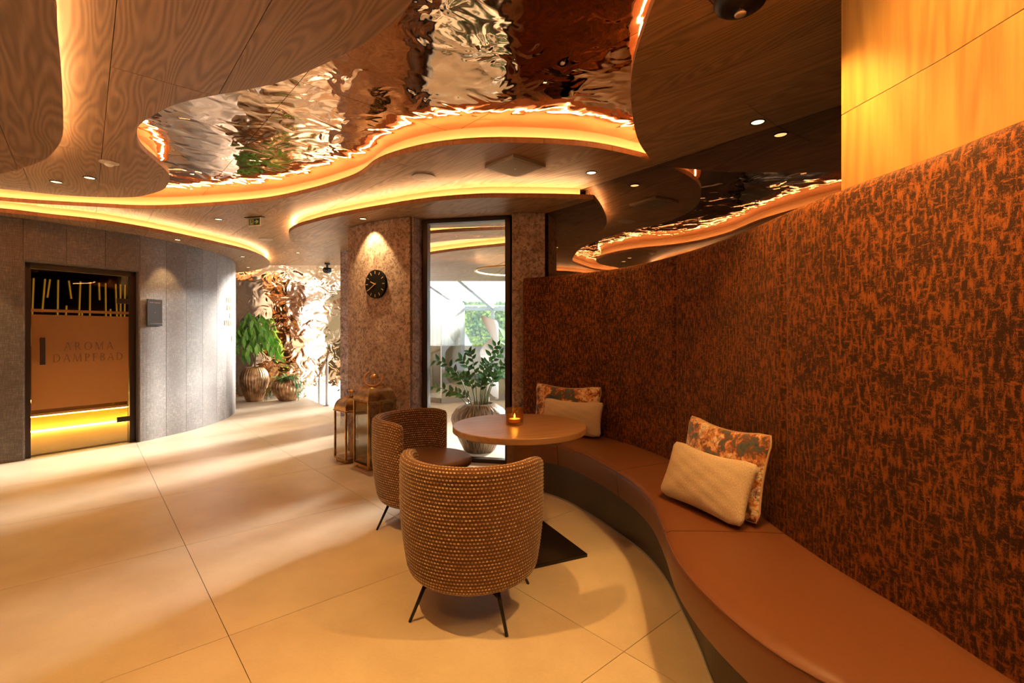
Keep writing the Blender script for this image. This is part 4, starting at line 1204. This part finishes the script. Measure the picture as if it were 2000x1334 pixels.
# -- big pot with ZZ plant
zz = empty('potted_zz_plant', (-.365,5.42,0), 0, 'glossy leaved plant in a wide bronze textured bowl behind the interior window', 'plant')
MB().lathe([(0,.0),(.155,.0),(.175,.02),(.235,.14),(.295,.28),(.315,.355),(.305,.41),(.26,.475),(.19,.52),(.15,.535),(.14,.525),(.15,.49),(0,.48)], 120,
           rad=lambda t_, i_: 1+.012*math.sin(t_*44+6*i_)).build('bowl', M_bigpot, zz, smooth=True)
MB().lathe([(0,.495),(.14,.495)], 24).build('soil', M_trunk, zz)
lz = leafmesh('leaf', .085, .042, M_leafz, .25, .15, 4)
random.seed(21)
stems = []
specs = [(-.38,.45,.0),(-.30,.30,.1),(-.44,.18,-.1),(-.18,.46,.1),(-.08,.55,-.1),(.05,.42,.12),(.10,.34,-.12),(.16,.62,.0),(.18,.52,.1),(.26,.44,-.05),(.20,.30,.14),(-.22,.14,-.2),(-.12,.30,-.2),(.04,.28,-.18),(.28,.40,.1)]
for k, (dx_, hz, dy_) in enumerate(specs):
    b_ = Vector((dx_*.30, dy_*.4, .50)); P = []
    for i in range(9):
        t_ = i/8; P.append(b_ + Vector((dx_*(t_**1.5), dy_*t_, hz*math.sin(t_*PI/2*1.05)*(1.0) + .06*t_)))
    stm = MB().tube(P, .007, 6, r2=.003).build('stem', M_stem, zz, smooth=True)
    for i in range(10):
        t_ = .42+.58*i/9; q = t_*8; j = min(7, int(q)); pt = P[j].lerp(P[j+1], q-j); d_ = (P[j+1]-P[j]).normalized()
        sd = Vector((0,-1,0)).cross(d_); sd = sd if sd.length > .1 else Vector((1,0,0)); sd.normalize()
        sgn = 1 if i % 2 else -1
        dirn = d_*.6 + sd*sgn*.8 + Vector((random.uniform(-.2,.2), random.uniform(-.5,.1), random.uniform(-.1,.25)))
        place_leaf(lz, stm, pt, dirn, Vector((random.uniform(-.4,.4), -1, .6)), random.uniform(.8,1.15))
# -- tall ribbed vase with weeping fig
def ribbed(prof, n_, parent, name='vase'):
    return MB().lathe(prof, n_*8, rad=lambda t_, i_: 1+.035*abs(math.cos(t_*n_/2))).build(name, M_potribs, parent, smooth=True)
fg = empty('potted_fig', (-5.02,9.42,0), 0, 'weeping fig in a tall ribbed bronze vase before the copper wall', 'plant')
ribbed([(0,0),(.13,0),(.15,.03),(.20,.18),(.245,.36),(.25,.46),(.225,.56),(.17,.64),(.15,.665),(.14,.655),(.14,.62),(0,.6)], 30, fg)
MB().tube([(0,0,.6),(.02,.01,.9),(-.01,0,1.25),(.0,0,1.7)], .016, 8, r2=.008).build('trunk', M_trunk, fg)
lf = leafmesh('leaf', .20, .062, M_leaff, .2, .35, 4)
random.seed(5)
br_ = MB(); leaves = []
for k in range(26):
    z0 = 1.0 + .62*(k/26); a = k*2.4; ln = .42*(1-.45*(k/26))+random.uniform(-.05,.05)
    P = [Vector((0,0,z0)), Vector((ln*.5*math.cos(a), ln*.5*math.sin(a)*.7, z0+.14)), Vector((ln*math.cos(a), ln*math.sin(a)*.7, z0+.03)), Vector((ln*1.15*math.cos(a), ln*1.15*math.sin(a)*.7, z0-.14))]
    br_.tube(P, .004, 5); leaves.append(P)
brn = br_.build('branches', M_trunk, fg)
for P in leaves:
    for i in range(10):
        t_ = .7+2.3*i/9; j = min(2, int(t_)); pt = P[j].lerp(P[j+1], t_-j)
        d_ = Vector((random.uniform(-.5,.5), random.uniform(-.6,.3), random.uniform(-1.2,-.5)))
        place_leaf(lf, fg, pt, d_, Vector((random.uniform(-.5,.5), -1, .5)), random.uniform(.75,1.1))
# -- low ribbed vase with trailing plant
tv = empty('potted_trailing_plant', (-4.42,9.52,0), 0, 'variegated trailing plant in a low ribbed bronze vase by the stair', 'plant')
ribbed([(0,0),(.14,0),(.16,.02),(.24,.14),(.285,.25),(.275,.33),(.22,.40),(.17,.43),(.16,.42),(.16,.39),(0,.38)], 26, tv)
lv_ = leafmesh('leaf', .16, .045, M_leafv, .2, .5, 4)
for k in range(70):
    a = random.uniform(0, 2*PI); el = random.uniform(-.2,1.0); r_ = random.uniform(.02,.15)
    place_leaf(lv_, tv, (r_*math.cos(a), r_*math.sin(a), .41+random.uniform(0,.05)), (math.cos(a), math.sin(a), el), (0,0,1), random.uniform(.8,1.5))
for k in range(46):
    a = random.uniform(-.6, .8) if k % 2 else random.uniform(PI-.5, PI+1.0)
    r_ = random.uniform(.24,.36); z = random.uniform(.14,.46)
    place_leaf(lv_, tv, (r_*math.cos(a), r_*math.sin(a)-.05, z), (math.cos(a)*.6, math.sin(a)*.6, -.9), (math.cos(a), math.sin(a), .4), random.uniform(.6,1.1))

# ------------------------------------------------------------------ stair rail
rl = empty('stair_railing', (0,0,0), 0, 'pair of slim dark posts with sloping wooden handrail at the stair', 'railing')
for (x, y, z0, z1) in ((-3.37,8.80,0,.80),(-3.93,9.85,-1.19,.40)):
    P_ = MB().tube([(x,y,z0),(x,y,z1)], .024, 12).build('post', M_grey, rl, smooth=True)
    MB().tube([(x,y,z1),(x,y,z1+.07)], .010, 8).build('post_pin', M_black, P_)
    MB().lathe([(.06,0),(.06,.008),(0,.008)], 24, c=(x,y,z0)).build('post_foot', M_alu, P_)
MB().tube([(-3.24,8.55,.99),(-3.37,8.80,.87),(-3.93,9.85,.47),(-4.05,10.05,.42)], .021, 12).build('handrail', W_table, rl, smooth=True)

# ------------------------------------------------------------------ clock
cpx = Vector(((736-1000)/944*5.09, 5.09)); sC = s_at(fc, cpx); Lq = subcurve(fc, sC, sC+.02, 1); nC = (Lq[1]-Lq[0]).normalized()
front = Vector((nC.y, -nC.x)); cc = Lq[0] + front*.018
ck = empty('wall_clock', (cc.x, cc.y, 1.832), math.atan2(nC.y, nC.x), 'round black wall clock with gold hour marks on the stone column', 'clock')
def disc(nm, r_, y0, y1, mat, parent, n=64):
    o_ = MB().lathe([(0,0),(r_,0),(r_,y1-y0),(0,y1-y0)], n).build(nm, mat, parent, angle=40); o_.location = (0, -y0, 0); o_.rotation_euler = (PI/2, 0, 0); return o_
disc('case', .150, 0, .030, M_clock, ck)
disc('hub', .007, .030, .038, M_gold, ck, 20)
for k in range(12):
    a = 2*PI*k/12
    M_ = Matrix.Translation((.122*math.sin(a), -.0315, .122*math.cos(a))) @ Matrix.Rotation(a, 4, 'Y')
    MB().box(None, (.006,.002,.030), M=M_).build('hour_mark', M_mark, ck)
for nm, a, L, w_ in (('hour_hand', R(292), .075, .008), ('minute_hand', R(238), .118, .005)):
    M_ = Matrix.Translation((L*.4*math.sin(a), -.034, L*.4*math.cos(a))) @ Matrix.Rotation(a, 4, 'Y')
    MB().box(None, (w_,.002,L*1.1), M=M_).build(nm, M_mark, ck)

# ------------------------------------------------------------------ ceiling fittings
def spot(x, y, z, w, ang_=75, blend=.6, aim=None, parent=None, size=.03, color=WARM):
    l = bpy.data.objects.new('spot_bulb', bpy.data.lights.new('spot_bulb', 'SPOT')); col.objects.link(l)
    l.data.energy = w; l.data.spot_size = R(ang_); l.data.spot_blend = blend; l.data.color = color; l.data.shadow_soft_size = size
    if parent: l.parent = parent; l.location = (0,0,-.012)
    else: l.location = (x, y, z)
    if aim is not None:
        l.rotation_euler = (-Vector(aim)).to_track_quat('Z','Y').to_euler()
    return l
def downlight(px, py, z, label, w=SPOT_W, r=.045, aim=None, ang_=75, xy=None, blend=.6, group='recessed downlights', color=WARM):
    x, y = xy if xy else U(px, py, z)
    d_ = empty('downlight', (x, y, z), 0, label, 'downlight', group)
    MB().lathe([(r*.80,.004),(r*.80,-.002),(r*.86,-.006),(r,-.005),(r*1.02,-.0005),(r*1.0,.002)], 32).build('trim_ring', M_gold if False else M_black, d_, smooth=True)
    MB().lathe([(0,-.0015),(r*.80,-.0015)], 28).build('lens', M_lampglass, d_)
    if w: spot(x, y, z, w, ang_, blend, aim, d_, color=color)
    return d_
LAMPW = (1, .64, .27)
downlight(110,355,Z1,'left one of the two round downlights near the left ceiling lobe', SPOT_W)
downlight(175,347,Z1,'right one of the two round downlights near the left ceiling lobe', SPOT_W)
downlight(427,428,Z1,'round downlight in the oak ceiling left of the exit sign', 25)
downlight(1155,337,Z1,'round downlight right of the square ceiling vent', 28)
downlight(1480,238,Z1,'round downlight in the dark oak ceiling beside the mirror', 14)
downlight(709,427,Z2,'round downlight above the stone column with the clock', 60, aim=(.12,.26,-1), ang_=84, blend=.35, color=LAMPW, r=.04)
downlight(347,468,Z2,'round downlight above the steam bath plaque', 55, ang_=66, blend=.35, color=LAMPW, r=.04)
downlight(474,501,Z2,'round downlight above the wall lettering', 32, ang_=66, blend=.35, color=LAMPW, r=.04)
downlight(485,522,Z2,'round downlight at the far tip of the wall soffit', 8, r=.04)
downlight(582,493.5,Z1,'small round downlight in the far ceiling before the copper wall', 20, r=.04)
downlight(0,0,Z1,'', 30, xy=(-4.62,4.6), r=.04) if False else None
d_ = downlight(0,0,Z2,'round downlight above the wall left of the steam door', 75, xy=(-5.22,4.42), ang_=66, blend=.35, color=LAMPW, r=.04)
for (x, y, z, w, lb) in ((-1.02,1.74,Z1,170,'overhead downlight in the narrow oak soffit left of the copper opening'),(-.75,.2,Z1,70,'overhead downlight in the oak soffit left of the viewpoint'),
        (1.0,.72,Z1,80,'overhead downlight near the honey oak panelling'),(.97,1.80,Z1,150,'overhead downlight above the bench and table'),(1.0,-.5,Z1,70,'overhead downlight right of and behind the viewpoint'),
        (-2.6,.9,Z2,60,'overhead downlight in the low oak soffit nearest the copper opening'),(-4.2,1.6,Z2,60,'overhead downlight in the low oak soffit towards the steam bath wall'),
        (-3.0,-1.2,Z2,60,'overhead downlight in the low oak soffit far behind the viewpoint'),(-5.4,-.6,Z2,60,'overhead downlight in the low oak soffit in the rear corner')):
    downlight(0,0,z,lb, w, xy=(x,y), ang_=95, group='downlights overhead behind the viewpoint')
downlight(0,0,Z1,'overhead swivelling downlight turned towards the honey oak panelling', 80, xy=(.70,1.10), aim=(.62,.22,-.42), ang_=70, blend=.5, group='downlights overhead behind the viewpoint')
# warm cove lighting the panelling
pc = MB().sweep(offset(subcurve(K, s_at(K,(1.24,1.45)), s_at(K,(1.6,.6)), 30), -.42), [(0,Z1-.012),(0,Z1-.002),(.02,Z1-.002),(.02,Z1-.012)])
pc.build('light_strip', M_led, ceiling)
# motion sensor
x, y = U(213,317,Z1)
ms = empty('motion_sensor', (x, y, Z1), 0, 'round ceiling motion sensor with white dome right of the two downlights', 'sensor')
MB().lathe([(.062,0),(.062,-.006),(.045,-.012),(0,-.012)], 32).build('housing', M_grey, ms, smooth=True)
MB().lathe([(.030,-.010),(.028,-.022),(.016,-.031),(0,-.034)], 24).build('dome', M_white, ms, smooth=True)
# loudspeakers
for (px, py, r_, lb) in ((828,345,.098,'round flush ceiling loudspeaker left of the square vent'), (519,467,.085,'round flush ceiling loudspeaker under the exit sign')):
    x, y = U(px, py, Z1)
    k_ = empty('ceiling_speaker', (x, y, Z1), 0, lb, 'loudspeaker', 'round ceiling loudspeakers')
    MB().lathe([(r_,.0),(r_,-.006),(r_*.97,-.008),(0,-.008)], 48).build('grille', M_ventm, k_, angle=30)
    MB().lathe([(.006,-.008),(.004,-.011),(0,-.012)], 12).build('centre_pin', M_white, k_)
# vent
x, y = U(1006,322,Z1)
vt = empty('air_vent', (x, y, Z1), R(41.5), 'square perforated air vent turned like a diamond in the ceiling', 'vent')
q = .275
MB().box((0,0,-.013), (q*1.22,q*1.22,.026)).build('frame', M_ventm, vt, bevel=.003)
MB().box((0,0,-.028), (q*1.08,q*1.08,.004)).build('perforated_plate', M_grey, vt)
mb = MB()
for i in range(22):
    for j in range(22): mb.box(((i-10.5)*q*1.02/21, (j-10.5)*q*1.02/21, -.0305), (.005,.005,.001))
o = mb.build('perforation', M_black, vt); o['kind'] = 'stuff'
MB().lathe([(.008,-.030),(.005,-.034),(0,-.035)], 12).build('centre_screw', M_white, vt)
# slot vent in the wall soffit
a_ = Vector(U(104,438,Z2)); b_ = Vector(U(242,456,Z2)); c_ = (a_+b_)/2; d_ = b_-a_
sv = empty('slot_vent', (c_.x, c_.y, Z2), math.atan2(d_.y, d_.x), 'long narrow slot vent in the soffit above the steam door', 'vent')
MB().box((0,0,-.002), (d_.length,.055,.004)).build('frame', M_ventm, sv)
MB().box((0,0,-.0045), (d_.length-.02,.012,.002)).build('slot', M_black, sv)
# sprinkler / detector
x, y = U(1446,-6,Z1)
dt = empty('ceiling_detector', (x, y, Z1), 0, 'black domed ceiling detector with copper sprinkler tip at the top edge', 'detector')
MB().lathe([(.095,0),(.098,-.014),(.090,-.032),(.066,-.048),(.03,-.055),(0,-.056)], 40).build('housing', M_black, dt, smooth=True)
sp_ = MB().lathe([(.014,-.05),(.014,-.062),(.022,-.066),(.022,-.070),(.010,-.074),(0,-.076)], 20).build('sprinkler_tip', M_copperlet, dt, smooth=True)
for a in range(3):
    t_ = 2*PI*a/3; MB().tube([(.018*math.cos(t_), .018*math.sin(t_), -.05), (.020*math.cos(t_), .020*math.sin(t_), -.068)], .002, 5).build('prong', M_copperlet, sp_)
# dark camera hanging before the copper wall
x, y = -3.42, 8.95
cmx = empty('security_camera', (x, y, Z1), 0, 'small dark dome camera hanging from the ceiling before the copper wall', 'camera')
MB().lathe([(.05,0),(.05,-.03),(.02,-.035),(.02,-.09)], 24).build('mount', M_black, cmx, smooth=False)
MB().lathe([(.02,-.085),(.07,-.09),(.085,-.12),(.07,-.165),(.035,-.19),(0,-.195)], 28).build('dome', M_blackgl, cmx, smooth=True)

# exit sign
a_ = Vector(U(478,422,Z1)); x, y = U(497,424,Z1)
ex = empty('exit_sign', (x, y, Z1), R(-14), 'green and ivory exit sign with running figure and arrow under the ceiling', 'sign')
MB().box((0,0,-.004), (.235,.05,.008)).build('ceiling_bar', M_black, ex, bevel=.002)
MB().box((0,-.002,-.054), (.165,.010,.092)).build('sign_plate', M_signw, ex, bevel=.002)
pic = MB().box((.036,-.0085,-.055), (.078,.003,.070)).box((-.0585,-.0085,-.055), (.008,.003,.070)).box((-.022,-.0085,-.0215), (.068,.003,.004)).box((-.022,-.0085,-.0885), (.068,.003,.004))
pic.build('green_field', M_green, ex)
def flatpoly(pts, y0, y1):
    n = len(pts); vs = [(p[0], y0, p[1]) for p in pts] + [(p[0], y1, p[1]) for p in pts]
    return vs, [tuple(range(n)), tuple(range(n, 2*n))[::-1]] + [(i, (i+1) % n, (i+1) % n+n, i+n) for i in range(n)]
ar = MB(); ar.add(*flatpoly([(.010,-.050),(.036,-.050),(.024,-.034),(.038,-.034),(.066,-.055),(.038,-.076),(.024,-.076),(.036,-.060),(.010,-.060)], -.0115, -.0102)); ar.build('arrow', M_signw, ex)
rm = MB(); 
for q in (((-.030,-.036),(-.022,-.056),.009),((-.022,-.056),(-.034,-.066),.006),((-.034,-.066),(-.046,-.064),.005),((-.022,-.056),(-.012,-.070),.006),((-.012,-.070),(-.014,-.084),.005),((-.030,-.040),(-.044,-.046),.004),((-.028,-.040),(-.016,-.048),.004),((-.016,-.048),(-.006,-.044),.004)):
    a0, b0, w_ = q; d0 = (Vector(b0)-Vector(a0)); n0 = Vector((-d0.y, d0.x)).normalized()*w_/2
    a0 = Vector(a0); b0 = Vector(b0); rm.add(*flatpoly([tuple(a0+n0), tuple(b0+n0), tuple(b0-n0), tuple(a0-n0)], -.0095, -.0072))
rm.add(*flatpoly([(-.024+.0055*math.cos(t_*PI/4), -.030+.0055*math.sin(t_*PI/4)) for t_ in range(8)], -.0095, -.0072))
rm.build('running_figure', M_green, ex)
